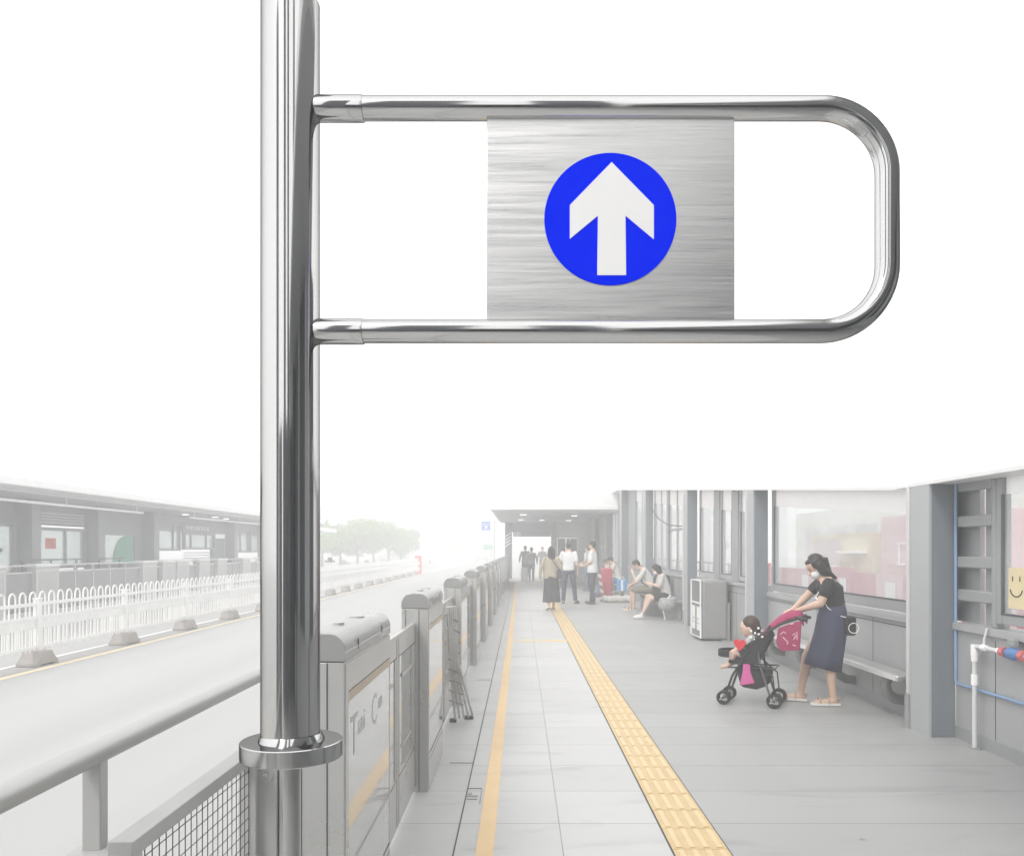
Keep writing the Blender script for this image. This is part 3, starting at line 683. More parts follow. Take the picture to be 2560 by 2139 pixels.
rl = thing('yard_railing', 'thin dark railing outside the bay behind the seated girl', 'railing', (5.0, 24, 0))
m = MB()
for k in range(26): m.cyl((5.0, 18 + .55 * k, ROAD), (5.0, 18 + .55 * k, 1.15), .014, n=6)
m.cyl((5.0, 17.9, 1.15), (5.0, 32, 1.15), .02, n=6).cyl((5.0, 17.9, .9), (5.0, 32, .9), .014, n=6).build('bars', dark_g, rl, world=True)
#@@PART2
HAZE, SKYV = .0155, 16.5
# ------------------------------------------------------------------ station across the road
LX = -13.5
ls = thing('station_building', 'low grey station with a flat pale roof across the road on the left', 'building', (-14, 30, 0))
MB().box(-18.5, -11.7, 12, 52, ROAD, 0).build('platform_slab', kerb_m, ls, world=True)
lw = mat('dark slate wall', (.31, .32, .335), .5, var=.05)
lwl = mat('mid grey panel', (.30, .31, .33), .5, var=.05)
MB().box(-18.6, -11.4, 10, 46.5, 2.95, 3.16).build('roof', mat('pale roof fascia', (.86, .86, .86), .5), ls, world=True, bevel=.03)
MB().box(-18.4, -11.9, 10.2, 46.3, 2.86, 2.949).build('soffit', mat('station soffit', (.62, .625, .63), .6), ls, world=True)
MB().box(-18.6, -12.2, 46.52, 53, 2.6, 2.85).build('roof', mat('pale roof fascia', (.86, .86, .86), .5), ls, world=True, bevel=.03)
for a, b in ((13, 25.4), (29.0, 36.8)):
    MB().tube([(-12.0, a, 2.66), (-12.0, b, 2.66)], .035, 8).build('light_tube', white, ls, world=True)
    hg = MB()
    for k in range(4): yy = a + .4 + (b - a - .8) * k / 3; hg.cyl((-12.0, yy, 2.66), (-12.0, yy, 2.87), .012, n=6)
    hg.each('light_hanger', white, ls, world=True)
for (x, y) in ((-13.0, 31), (-12.8, 33.5), (-13, 35.3)): MB().cyl((x, y, 2.835), (x, y, 2.858), .12, n=16).build('downlight', lamp, ls, world=True)
for y in (12.0, 15.6, 18.9, 21.6, 25.0, 28.8, 36.9, 41.5, 46.0): MB().box(LX - .15, LX + .3, y, y + .42, 0, 2.85).build('column', lw, ls, world=True)
MB().box(LX - .30, LX - .15, 10.5, 52.5, 2.2, 2.85).build('header', lw, ls, world=True)
MB().box(LX - .30, LX - .15, 10.5, 22.0, 0, .9).box(LX - .30, LX - .15, 25.4, 29.0, 0, .95).build('low_wall', lw, ls, world=True)
MB().box(LX - .30, LX - .15, 25.42, 25.9, .95, 2.2).box(LX - .30, LX - .15, 28.2, 28.8, .95, 2.2).box(LX - .30, LX - .15, 25.9, 28.2, 2.1, 2.2).build('wall_panel', lw, ls, world=True)
def lwin(y0, y1, z0, z1, m=lwl, muls=(), gl=pane_t, fr=.09):
    f = MB().box(LX - .2, LX - .05, y0, y0 + fr, z0, z1).box(LX - .2, LX - .05, y1 - fr, y1, z0, z1).box(LX - .2, LX - .05, y0 + fr, y1 - fr, z0, z0 + fr).box(LX - .2, LX - .05, y0 + fr, y1 - fr, z1 - fr, z1)
    for q in muls: f.box(LX - .17, LX - .08, q - .035, q + .035, z0 + fr, z1 - fr)
    o = f.build('window', m, ls, world=True)
    MB().box(LX - .13, LX - .12, y0 + fr, y1 - fr, z0 + fr, z1 - fr).build('pane', gl, o, world=True)
    return o
lwin(19.4, 21.5, .2, 2.2, lw)
lwin(22.05, 24.95, .95, 2.14, lwl, (23.9,))
m = MB()
for k in range(4): m.box(LX - .12, LX - .08, 22.2, 24.9, 2.26 + .085 * k, 2.31 + .085 * k)
m.each('louvre_blade', mat('pale louvre', (.62, .62, .62), .5), ls, world=True)
pw2 = lwin(25.9, 28.2, .95, 2.1, lw, (), pane_t, .12)
scr = mat('sage green screen', (.10, .40, .27), .5)
m = MB(); n = 20
poly = [(28.05, 1.08), (28.05, 1.98), (27.6, 1.98)] + [(26.65 + .95 * (1 - math.sin(R(a))), 1.08 + .9 * math.cos(R(a))) for a in range(12, 91, 6)]
m.prism(poly, lambda a, b, t: (LX - .10 + t, a, b), 0, .03).build('green_screen', scr, ls, world=True)
lwin(29.2, 31.9, 1.45, 2.5, lw, (29.9, 31.3)); lwin(32.3, 35.5, 1.5, 2.2, lw, (33.0, 34.6))
MB().box(LX - .3, LX - .1, 32.2, 36.9, 2.21, 2.62).build('sign_band', lw, ls, world=True)
m = MB()
for k, wd in enumerate((.16, .2, .12, .22, .14, .2, .16, .2)): m.box(LX - .098, LX - .09, 32.55 + .30 * k, 32.55 + .30 * k + wd, 2.30, 2.48)
m.each('sign_lettering', paper, ls, world=True)
m = MB()
for k in range(4): m.box(LX - .12, LX - .08, 32.3, 35.4, 1.02 + .11 * k, 1.05 + .11 * k)
m.each('counter_rail', lw, ls, world=True)
MB().box(LX - .3, LX - .16, 35.5, 36.9, .5, 2.0).build('side_panel', lwl, ls, world=True)
for y in (37.6, 40.2, 43.2): lwin(y, y + 2.3, 1.35, 2.45, lwl, (y + 1.2,))
MB().box(LX - .1, LX - .04, 20.7, 20.95, 1.40, 1.56).build('small_sign', paper, ls, world=True)
MB().box(LX - .108, LX - .04, 20.78, 20.88, 1.44, 1.53).build('sign_mark', dark_g, ls, world=True)
# notice pasted on the window
nt1 = thing('red_poster', 'red notice pasted on the window of the station across the road', 'poster', (LX - .05, 23.05, 1.53))
MB().box(LX - .118, LX - .11, 22.9, 23.42, 1.52, 1.83).build('sheet', mat('red notice paper', (.80, .16, .12), .6), nt1, world=True)
m = MB()
for k in range(3): m.box(LX - .109, LX - .105, 23.0, 23.32 - .06 * (k == 2), 1.58 + .075 * k, 1.605 + .075 * k)
m.each('text_line', mat('dark red text', (.45, .05, .05), .6), nt1, world=True)
# low railing in front of that facade
rl2 = thing('platform_railing', 'thin dark railing in front of the window with the red notice', 'railing', (-12.9, 24, 0))
MB().box(-12.92, -12.88, 20.6, 26.0, 1.20, 1.24).box(-12.915, -12.885, 20.6, 26.0, .98, 1.0).build('bar', dark_g, rl2, world=True)
m = MB()
for k in range(5): m.box(-12.92, -12.88, 20.7 + 1.25 * k, 20.74 + 1.25 * k, 0, 1.2)
m.each('post', dark_g, rl2, world=True)
# edge gates of that platform
lc_m = mat('pale gate cabinet', (.52, .52, .515), .4, .1); gp_m = mat('grey gate glass', (.20, .205, .21), .1, spec=.8)
lc = thing('gate_cabinet', 'grey gate cabinet', 'gate cabinet', (-11.8, 0, 0), 0, 'gate cabinets along the far platform')
MB().box(-.25, 0, 0, .95, 0, 1.05).build('body', lc_m, lc, bevel=.01)
MB().box(-.28, .03, -.03, .98, 1.05, 1.15).build('cap', mat('white gate cap', (.70, .70, .70), .4), lc, bevel=.03)
MB().box(.0, .004, .08, .87, .1, .95).build('side_panel', mat('pale side panel', (.40, .40, .40), .3), lc)
ly = [15.6, 17.4, 19.5, 25.0, 26.4, 27.5, 29.4, 31.2, 34.0, 38.2, 42.0]
for i, y in enumerate(ly):
    lab = f'{ORD[i]} pale gate cabinet from the left, across the road'
    if i == 0: lc.location = (-11.8, y, 0); lc['label'] = lab
    else: dup(lc, (-11.8, y, 0), label=lab)
for i in range(len(ly) - 1):
    a, b = ly[i] + .97, ly[i + 1] - .02
    if b - a < .3: continue
    gt = thing('glass_gate', f'dark glazed gate between the {ORD[i]} and {ORD[i+1]} pale cabinets across the road', 'platform gate', (-11.92, a, 0), 0, 'glazed gates across the road')
    n = max(1, round((b - a) / .95)); wdt = (b - a) / n
    for k in range(n):
        MB().box(-11.94, -11.91, a + k * wdt + .02, a + (k + 1) * wdt - .02, .05, .92).build('glass_leaf', gp_m, gt, world=True)
        MB().box(-11.95, -11.89, a + k * wdt - .02, a + k * wdt + .02, 0, 1.1).build('post', lc_m, gt, world=True)
    MB().box(-11.95, -11.89, a, b, .92, .96).box(-11.95, -11.89, a, b, 1.09, 1.13).each('rail', lc_m, gt, world=True)

# ------------------------------------------------------------------ trees, road furniture and buildings far off
leaf_m = [mat('pale leaf green', (.20, .33, .045), .6, var=.25, scale=3), mat('deep leaf green', (.14, .26, .045), .6, var=.25, scale=3)]  # two leaf greens, alternating from tree to tree
bark = mat('grey bark', (.16, .13, .10), .9, var=.15, bump=.4, bscale=20)
def tree(x, y, h, r, lab, mm, seed, nl=2600, ls_=.36):
    rnd = random.Random(seed)
    t = thing('roadside_tree', lab, 'tree', (x, y, ROAD), rnd.random() * 6, 'trees beyond the road')
    m = MB(); top = V((rnd.uniform(-.2, .2), rnd.uniform(-.2, .2), h * .62))
    m.tube([(0, 0, 0), (.05, 0, h * .25), tuple(top * .7), tuple(top)], [.16, .12, .09, .03], 8)
    lobes = []
    for k in range(9):
        a = rnd.random() * 6.28; q = rnd.uniform(.35, .8) * r
        c = V((math.cos(a) * q, math.sin(a) * q, h * rnd.uniform(.38, .86))); lobes.append((c, r * rnd.uniform(.32, .52)))
        m.tube([tuple(top * rnd.uniform(.45, .8)), tuple(c * .8 + top * .1), tuple(c)], [.06, .035, .012], 5)
    lobes.append((V((0, 0, h * .85)), r * .45))
    m.build('trunk', bark, t)
    lv_ = MB()
    for k in range(nl):
        c, rr = rnd.choice(lobes)
        d = V((rnd.gauss(0, 1), rnd.gauss(0, 1), rnd.gauss(0, 1))).normalized() * rr * (rnd.random() ** .4)
        p = c + V((d.x, d.y, d.z * .8)); s_ = ls_ * rnd.uniform(.5, 1.2)
        u = V((rnd.gauss(0, 1), rnd.gauss(0, 1), rnd.gauss(0, .6))).normalized(); w_ = u.orthogonal().normalized(); w_ = (w_ * math.cos(k) + u.cross(w_) * math.sin(k))
        lv_.add([p - u * s_ * .5, p + w_ * s_ * .28, p + u * s_ * .5, p - w_ * s_ * .28], [(0, 1, 2, 3)])
    lv_.build('crown', mm, t)
    return t
# image x, top y, distance
for i, (tx, ty, d, rr, lab) in enumerate([
    (806, 1300, 72, 2.3, 'bushy green tree just right of the steel pole, beyond the road'),
    (850, 1312, 78, 2.2, 'low rounded green tree second from the steel pole'),
    (893, 1300, 74, 2.3, 'pale green tree in the middle of the roadside clump'),
    (935, 1306, 80, 2.3, 'loose green tree fourth from the steel pole'),
    (972, 1303, 84, 2.2, 'yellow green tree fifth from the steel pole'),
    (1003, 1322, 88, 1.9, 'small yellow green tree at the right end of the clump')]):
    p = at(tx, CY, d); tree(p.x, d, zat(ty, d) - ROAD, rr, lab, leaf_m[i % 2], 30 + i)
for i, (tx, ty, d, rr, lab) in enumerate([(880, 1235, 150, 6.5, 'tall hazy tree rising faintly behind the roadside clump'), (960, 1262, 165, 6, 'fainter hazy tree behind the right half of the clump'), (720, 1262, 120, 5, 'tall hazy tree behind the steel pole'), (560, 1290, 110, 4, 'hazy tree above the far station roof, left of the steel pole'), (1030, 1290, 175, 5, 'faint tree beside the far grey buildings')]):
    p = at(tx, CY, d); tree(p.x, d, zat(ty, d) - ROAD, rr, lab, leaf_m[1], 60 + i, 1300, .95)
hz_m = mat('distant grey wall', (.34, .35, .37), .7)
for i, (x0, x1, ty, d, lab) in enumerate([(1090, 1170, 1296, 150, 'hazy grey office block far down the road'), (1168, 1236, 1318, 175, 'lower hazy block right of the far office block'), (1040, 1092, 1330, 190, 'faint low block left of the far office block')]):
    a, b = at(x0, CY, d).x, at(x1, CY, d).x; h = zat(ty, d)
    bd = thing('office_block', lab, 'building', ((a + b) / 2, d, ROAD))
    MB().box(a, b, d, d + 14, ROAD, h).box(a + 1, b - 1, d + 2, d + 10, h, h + .8).build('wall', hz_m, bd, world=True)
    for k in range(int((h - 1) / 2.6)): MB().box(a + .5, b - .5, d - .05, d, 1.2 + 2.6 * k, 2.5 + 2.6 * k).build('window_band', dark_g, bd, world=True)
# gantry sign
gs = thing('road_sign', 'blue road sign on a thin post and arm beyond the gates', 'sign', at(1236, CY, 62) - V((0, 0, 1.5 - ROAD)))
p0 = at(1236, 1318, 62)
MB().cyl((p0.x, 62, ROAD), (p0.x, 62, zat(1300, 62)), .06).build('post', rail_m, gs, world=True)
MB().box(at(1205, 0, 62).x, at(1262, 0, 62).x, 61.97, 62.03, zat(1306, 62) - .02, zat(1306, 62) + .02).box(at(1205, 0, 62).x, at(1262, 0, 62).x, 61.97, 62.03, zat(1323, 62) - .02, zat(1323, 62) + .02).each('arm', rail_m, gs, world=True)
b_ = MB().box(at(1204, 0, 62).x, at(1226, 0, 62).x, 61.9, 61.96, zat(1325, 62), zat(1303, 62)).build('sign_board', mat('blue sign paint', (.06, .16, .62), .5), gs, world=True)
MB().box(at(1213, 0, 62).x, at(1218, 0, 62).x, 61.885, 61.899, zat(1321, 62), zat(1314, 62)).box(at(1205, 0, 62).x, at(1225, 0, 62).x, 61.885, 61.899, zat(1311, 62), zat(1310, 62)).build('white_mark', white, b_, world=True)
gs2 = thing('road_sign', 'pale green road sign low on the horizon left of the station hall', 'sign', at(1220, CY, 90) - V((0, 0, 1.5 - ROAD)))
MB().box(at(1208, 0, 90).x, at(1232, 0, 90).x, 90, 90.08, zat(1373, 90), zat(1361, 90)).build('board', mat('green sign paint', (.05, .42, .26), .5), gs2, world=True)
MB().cyl((at(1212, 0, 90).x, 90.1, ROAD), (at(1212, 0, 90).x, 90.1, 1.6), .06).cyl((at(1228, 0, 90).x, 90.1, ROAD), (at(1228, 0, 90).x, 90.1, 1.6), .06).each('post', rail_m, gs2, world=True)
for i, (tx, ty, d, side_) in enumerate([(1030, 1330, 95, 1), (1045, 1325, 110, 1), (1115, 1330, 130, -1), (1168, 1337, 150, 1)]):
    x = at(tx, 0, d).x; zt = zat(ty, d)
    lp = thing('street_lamp', f'{["thin", "second thin", "third", "farthest"][i]} street lamp from the left beside the far road', 'street lamp', (x, d, ROAD), 0, 'street lamps along the far road')
    MB().tube([(x, d, ROAD), (x, d, zt - .3), (x + .4 * side_, d, zt), (x + 1.6 * side_, d, zt + .05)], [.09, .07, .05, .04], 8).build('post', rail_m, lp, world=True)
    MB().box(x + 1.3 * side_ - .3, x + 1.3 * side_ + .5, d - .12, d + .12, zt, zt + .12).build('lamp_head', white, lp, world=True)
# parked cars far off
cpaint = [mat('white car paint', (.78, .78, .78), .25, coat=.6), mat('silver car paint', (.5, .51, .52), .25, .4, coat=.6)]
tyre = mat('tyre rubber', (.02, .02, .02), .8)
def car(x, y, rz, lab, pm):
    t = thing('parked_car', lab, 'car', (x, y, ROAD), rz, 'cars beyond the road')
    prof = [(-2.1, .35), (-2.15, .75), (-1.9, .92), (-1.25, 1.0), (-.7, 1.42), (.75, 1.45), (1.45, 1.02), (2.05, .9), (2.15, .6), (2.1, .35)]
    MB().prism(prof, lambda a, b, q: (q, a, b), -.85, .85).build('body', pm, t, bevel=.08, seg=3)
    MB().prism([(-1.1, 1.02), (-.66, 1.37), (.70, 1.39), (1.25, 1.04)], lambda a, b, q: (q, a, b), -.856, .856).build('side_window', dark_g, t)
    for yy in (-1.3, 1.3):
        for xx in (-.78, .78): MB().cyl((xx - .1, yy, .32), (xx + .1, yy, .32), .32, n=18).build('wheel', tyre, t)
for i, (tx, d, lab) in enumerate([(892, 92, 'white car parked in front of the green roadside trees'), (985, 105, 'silver car at the right end of the roadside trees'), (1060, 105, 'distant white car left of the far office block'), (1205, 120, 'distant white car on the road below the blue sign')]):
    car(at(tx, 0, d).x, d, R(90 if i < 2 else 5), lab, cpaint[i % 2])
# ticket post beyond the white fence
tpx = at(825, 0, 38).x
pd = thing('bollard', 'small dark-topped road marker post just right of the steel pole', 'bollard', (tpx, 38, ROAD))
MB().cyl((tpx, 38, ROAD), (tpx, 38, .9), .12, .09).build('shaft', fence_w, pd, world=True)
MB().box(tpx - .22, tpx + .22, 37.9, 38.1, .9, .98).cyl((tpx, 38, .96), (tpx, 38, 1.12), .11).build('head', dark_g, pd, world=True)
MB().cyl((tpx, 38, 1.12), (tpx, 38, 1.32), .12).build('beacon', fence_w, pd, world=True)
# ------------------------------------------------------------------ people
skin = mat('skin', (.62, .43, .33), .5, var=.04, scale=12); skin2 = mat('pale skin', (.67, .48, .39), .5, var=.04, scale=12)
hair_m = mat('black hair', (.022, .019, .018), .45, var=.3, scale=40, stretch=(1, 1, .15)); eye_m = mat('dark eye', (.02, .015, .012), .3)
sole_m = mat('white sole', (.72, .71, .69), .6)
def fab(name, c, rough=.85): return mat(name, c, rough, var=.10, scale=18, bump=.15, bscale=70)
BASE = dict(pelvis=(0, 0, .93), waist=(0, .0, 1.07), chest=(0, .0, 1.27), neck=(0, -.01, 1.44), head=(0, .015, 1.575),
            lsh=(-.165, -.005, 1.385), lel=(-.215, -.03, 1.12), lwr=(-.225, .04, .87), lha=(-.22, .07, .78),
            rsh=(.165, -.005, 1.385), rel=(.215, -.03, 1.12), rwr=(.225, .04, .87), rha=(.22, .07, .78),
            lhip=(-.088, 0, .90), lkn=(-.10, .02, .49), lan=(-.10, -.02, .085), lto=(-.115, .15, .03),
            rhip=(.088, 0, .90), rkn=(.10, .02, .49), ran=(.10, -.02, .085), rto=(.115, .15, .03), fd=(0, 1, 0), up=(0, 0, 1))
def pose(**k):
    J = {a: V(b) for a, b in BASE.items()}
    for a, b in k.items(): J[a] = V(b)
    return J
def headM(J):
    f = J['fd'].normalized(); u = (J['up'] - f * f.dot(J['up'])).normalized(); r = f.cross(u)
    return Matrix((r, f, u)).transposed()
def hand(m, wr, tip, side, curl=.35, palm=None, s=1.0):
    """palm, four curled fingers of unequal length, thumb from the side of the palm"""
    d = (tip - wr).normalized()
    pn = V(palm) if palm is not None else V((-side, 0, -.2))
    pn = (pn - d * d.dot(pn)).normalized(); sx = d.cross(pn)
    L = .085 * s
    M = Matrix((sx, d, pn)).transposed()
    m.ell(wr + d * L * .55, (.040 * s, L * .62, .016 * s), M, 12, 8)
    for k, (o, ln) in enumerate(((-.028, .066), (-.010, .076), (.009, .071), (.027, .056))):
        b = wr + d * L * .98 + sx * o * s; ln *= s
        a1 = curl; a2 = curl * 2.3; a3 = curl * 3.4
        p1 = b + (d * math.cos(a1) + pn * math.sin(a1)) * ln * .42
        p2 = p1 + (d * math.cos(a2) + pn * math.sin(a2)) * ln * .33
        p3 = p2 + (d * math.cos(a3) + pn * math.sin(a3)) * ln * .25
        m.cap(b, .0088 * s, p1, .0082 * s, 8); m.cap(p1, .0082 * s, p2, .0075 * s, 8); m.cap(p2, .0075 * s, p3, .0066 * s, 8)
    b = wr + d * L * .30 + sx * -.030 * s
    p1 = b + (d * .6 - sx * .65 + pn * .35).normalized() * .042 * s; p2 = p1 + (d * .9 - sx * .1 + pn * .35).normalized() * .030 * s
    m.cap(b, .0125 * s, p1, .0098 * s, 8); m.cap(p1, .0098 * s, p2, .0078 * s, 8)
def body(J, name, m_, par, vox, curl=(.3, .3), palms=(None, None), arms=True):
    m = MB(); M = headM(J); h = J['head']
    m.ell(h + M @ V((0, -.008, .012)), (.073, .092, .105), M).ell(h + M @ V((0, .018, -.055)), (.054, .062, .062), M)
    m.ell(h + M @ V((0, .096, -.022)), (.013, .018, .022), M, 8, 6).ell(h + M @ V((0, .080, -.062)), (.026, .014, .010), M, 8, 6)   # nose, mouth
    for s in (-1, 1): m.ell(h + M @ V((s * .074, -.008, -.012)), (.010, .022, .033), M, 8, 6)
    m.cap(J['neck'] + V((0, 0, -.04)), .052, h + M @ V((0, -.02, -.05)), .048)
    r = (J['rsh'] - J['lsh']).normalized()
    m.loft([(J['pelvis'] + V((0, 0, -.07)), .12, .095), (J['pelvis'], .155, .11), (J['waist'], .128, .092), (J['chest'], .155, .105), (J['lsh'].lerp(J['rsh'], .5) + V((0, 0, .0)), .15, .085), (J['neck'], .06, .055)], r)
    for i, s in enumerate(('l', 'r')):
        sg_ = -1 if s == 'l' else 1
        m.cap(J[s + 'sh'], .052, J[s + 'el'], .039); m.cap(J[s + 'el'], .039, J[s + 'wr'], .026); m.cap(J[s + 'el'].lerp(J[s + 'wr'], .1), .040, J[s + 'el'].lerp(J[s + 'wr'], .5), .034)
        hand(m, J[s + 'wr'], J[s + 'ha'], sg_, curl[i], palms[i])
        m.cap(J[s + 'hip'], .083, J[s + 'kn'], .055); k = J[s + 'kn']; a = J[s + 'an']
        m.cap(k, .052, a, .034); back = (k - a).normalized().cross(r) * (1 if True else -1)
        m.cap(k.lerp(a, .12) - (J[s + 'to'] - a).normalized() * .012, .052, k.lerp(a, .5) - (J[s + 'to'] - a).normalized() * .008, .042)
        t = J[s + 'to']; m.cap(a + V((0, 0, -.04)), .036, t, .030); m.cap(a, .036, a + V((0, 0, -.04)) - (t - a).normalized() * .025, .034)
    return m.build(name, m_, par, remesh=vox, smooth=3)
def eyes(J, par):
    M = headM(J); h = J['head']
    for s in (-1, 1): MB().ell(h + M @ V((s * .031, .079, .012)), (.013, .006, .006), M, 8, 6).build('eye', eye_m, par)
    for s in (-1, 1): MB().ell(h + M @ V((s * .031, .080, .034)), (.017, .006, .004), M, 8, 6).build('eyebrow', hair_m, par)
def hair(J, par, vox, kind='short', m_=None, length=.35, lean=(0, -.05, -1)):
    m = MB(); M = headM(J); h = J['head']
    m.ell(h + M @ V((0, -.026, .028)), (.083, .088, .097), M); m.ell(h + M @ V((0, -.050, -.005)), (.079, .066, .085), M)
    m.ell(h + M @ V((0, .022, .078)), (.060, .048, .026), M)
    for s in (-1, 1): m.ell(h + M @ V((s * .072, .015, .03)), (.012, .040, .045), M, 8, 6)
    if kind == 'long':
        l = V(lean).normalized(); p = h + M @ V((0, -.065, -.02))
        m.loft([(p + V((0, 0, .06)), .075, .045), (p + l * length * .25, .085, .050), (p + l * length * .6, .088, .042), (p + l * length, .055, .020)], J['rsh'] - J['lsh'], 14)
        for s in (-1, 1): m.loft([(h + M @ V((s * .070, -.01, .02)), .02, .045), (h + M @ V((s * .082, -.005, -.07)), .022, .045), (h + M @ V((s * .080, -.03, -.14)), .02, .035), (h + M @ V((s * .078, -.05, -.2)), .012, .02)], J['rsh'] - J['lsh'], 10)
    return m.build('hair', m_ or hair_m, par, remesh=vox, smooth=2)
def shirt(J, par, vox, m_, sleeve=.6, hem=.05, name='shirt', long_=False, puff=1.0, belly=0):
    m = MB(); r = (J['rsh'] - J['lsh']).normalized(); g = .014
    mid = J['lsh'].lerp(J['rsh'], .5); pv_ = J['pelvis']; up = (J['waist'] - pv_).normalized()
    m.loft([(pv_ - up * hem, .168 * puff + belly, .128 * puff), (pv_ + up * .03, .166 * puff + belly, .124 * puff), (J['waist'], .150 * puff + belly, .115 * puff), (J['chest'], .170, .122), (mid + V((0, 0, -.02)), .152, .098), (mid + V((0, 0, .025)), .100, .073), (J['neck'] + V((0, 0, .0)), .062, .060)], r)
    for s in ('l', 'r'):
        a, b, c = J[s + 'sh'], J[s + 'el'], J[s + 'wr']
        if long_: m.cap(a + V((0, 0, -.012)), .061, b, .054).cap(b, .054, b.lerp(c, .92), .040)
        else: m.cap(a + V((0, 0, -.012)), .062, a.lerp(b, sleeve), .060)
    return m.build(name, m_, par, remesh=vox, smooth=3)
def trousers(J, par, vox, m_, upto=1.0, name='trousers', wide=1.0):
    m = MB(); r = (J['rhip'] - J['lhip']).normalized(); pv_ = J['pelvis']; up = (J['waist'] - pv_).normalized()
    m.loft([(pv_ - up * .09, .135, .115), (pv_, .163, .122), (pv_ + up * .08, .148, .110)], r)
    for s in ('l', 'r'):
        h_, k, a = J[s + 'hip'], J[s + 'kn'], J[s + 'an']
        if upto <= .5: m.cap(h_, .098 * wide, h_.lerp(k, upto * 2), .080 * wide)
        else:
            m.cap(h_, .096, k, .070 * wide); m.cap(k, .070 * wide, k.lerp(a, (upto - .5) * 2 * .97), .056 * wide)
    return m.build(name, m_, par, remesh=vox, smooth=3)
def shoes(J, par, m_, sandals=False, high=0.0):
    for s in ('l', 'r'):
        a, t = J[s + 'an'], J[s + 'to']; d = V((t.x - a.x, t.y - a.y, 0)); d = d.normalized() if d.length > .01 else V((0, 1, 0)); sx = V((d.y, -d.x, 0))
        c0 = V((a.x, a.y, min(a.z - .07, t.z)))
        poly = [(-.036, -.065), (.036, -.065), (.040, .02), (.048, .12), (.040, .19), (.0, .215), (-.040, .19), (-.046, .12), (-.038, .02)]
        pit = (t.z - .03) - (a.z - .085)
        fn = lambda x, y, z: c0 + sx * x + d * y + V((0, 0, z + pit * max(0, y) / .2))
        if sandals:
            so = MB().prism(poly, fn, -.012, .016).build('sandal', sole_m, par, bevel=.006)
            mm = MB()
            for yy in (.05, .13): mm.tube([fn(.046 * math.cos(R(q)), yy, .014 + .055 * math.sin(R(q))) for q in range(0, 181, 20)], .008, 6)
            mm.tube([fn(.040 * math.cos(R(q)), -.02 - .045 * math.sin(R(q)), .06) for q in range(0, 181, 20)], .007, 6)
            mm.each('strap', m_, so)
        else:
            m = MB(); m.ell(c0 + d * .07 + V((0, 0, .02 + pit * .3)), (.044, .135, .045), Matrix((sx, d, V((0, 0, 1)))).transposed()); m.cap(c0 + V((0, 0, .03)), .042, c0 + V((0, 0, .065 + high)), .042)
            m.build('shoe', m_, par, remesh=.012, smooth=2)
def person(label, loc, rz, sc, group=None):
    t = thing('person', label, 'person', loc, rz, group); t.scale = (sc, sc, sc); return t

# the woman pushing the stroller; local y is ahead of her
WV = .0075
wm = person('woman in black top and navy skirt with white mask, leaning over a stroller', (2.95, 7.78, 0), R(82), 1.0)
J = pose(pelvis=(0, -.08, .84), waist=(0, -.075, .95), chest=(0, -.055, 1.11), neck=(0, .005, 1.245), head=(.0, .075, 1.335), fd=(-.12, .78, -.62), up=(0, .62, .78),
         lsh=(-.155, -.01, 1.19), lel=(-.17, .07, .985), lwr=(-.06, .27, .905), lha=(-.01, .36, .875),
         rsh=(.155, -.01, 1.19), rel=(.17, .13, 1.03), rwr=(.06, .275, .915), rha=(.03, .37, .88),
         lhip=(-.085, -.075, .80), lkn=(-.095, -.02, .43), lan=(-.10, -.06, .085), lto=(-.11, .10, .03),
         rhip=(.085, -.07, .80), rkn=(.10, .14, .44), ran=(.11, .20, .085), rto=(.13, .36, .035))
body(J, 'body', skin, wm, WV, curl=(.42, .42), palms=((0, -.2, -1), (0, -.2, -1)))
eyes(J, wm)
hr_ = hair(J, wm, WV, 'long', length=.36, lean=(0, -.38, -.92))
shirt(J, wm, WV, fab('black cotton', (.028, .028, .03)), sleeve=.52, hem=.03, name='top')
# white print on the top's front
mpr = MB()
for (a, b) in (((-.07, .06, 1.10), (-.03, .085, 1.04)), ((-.03, .085, 1.04), (-.075, .065, 1.0)), ((-.08, .055, 1.06), (-.11, .03, 1.11)), ((.0, .08, .98), (-.05, .07, .93))): mpr.cap(a, .007, b, .006, 6)
mpr.each('shirt_print', white, wm)
sk = MB().loft([((0, -.078, .99), .140, .108), ((0, -.078, .92), .160, .125), ((0, -.075, .82), .178, .142), ((0, -.05, .66), .180, .150), ((0, -.01, .48), .182, .165), ((.0, .02, .355), .185, .180)], n=48, fold=.045, nf=6, close=False)
o = sk.build('skirt', fab('navy cotton', (.050, .058, .105)), wm); q = o.modifiers.new('thick', 'SOLIDIFY'); q.thickness = .006
MB().loft([((0, -.078, .985), .146, .114), ((0, -.078, 1.005), .146, .114)], n=32, close=False).build('waistband', fab('navy cotton', (.05, .05, .1)), wm)
shoes(J, wm, mat('beige strap', (.48, .36, .28), .6), sandals=True)
M = headM(J); h = J['head']
mk_ = MB().ell(h + M @ V((0, .050, -.055)), (.060, .052, .050), M).build('face_mask', mat('white mask fabric', (.74, .76, .76), .8), wm)
for s in (-1, 1): MB().tube([h + M @ V((s * .058, .05, -.03)), h + M @ V((s * .075, .02, -.02)), h + M @ V((s * .078, -.01, -.01))], .0028, 6).build('ear_loop', white, mk_)
MB().tube([h + M @ V((-.080, 0, -.02)), h + M @ V((-.085, .0, -.12)), (-.13, .03, 1.12), (-.14, .06, 1.02)], .003, 6).build('earphone_cord', white, wm)
bg_ = thing('waist_bag', 'black pouch with a thin white ring at the hip of the woman', 'bag', (3.135, 7.66, .70))
MB().box(-.055, .055, -.07, .03, -.02, .17).build('pouch', blk, bg_, bevel=.025, seg=3)
MB().tube([(.02 + .048 * math.cos(R(a)), -.078, .055 + .048 * math.sin(R(a))) for a in range(0, 360, 24)], .0045, 6, closed=True).build('white_ring', paper, bg_)
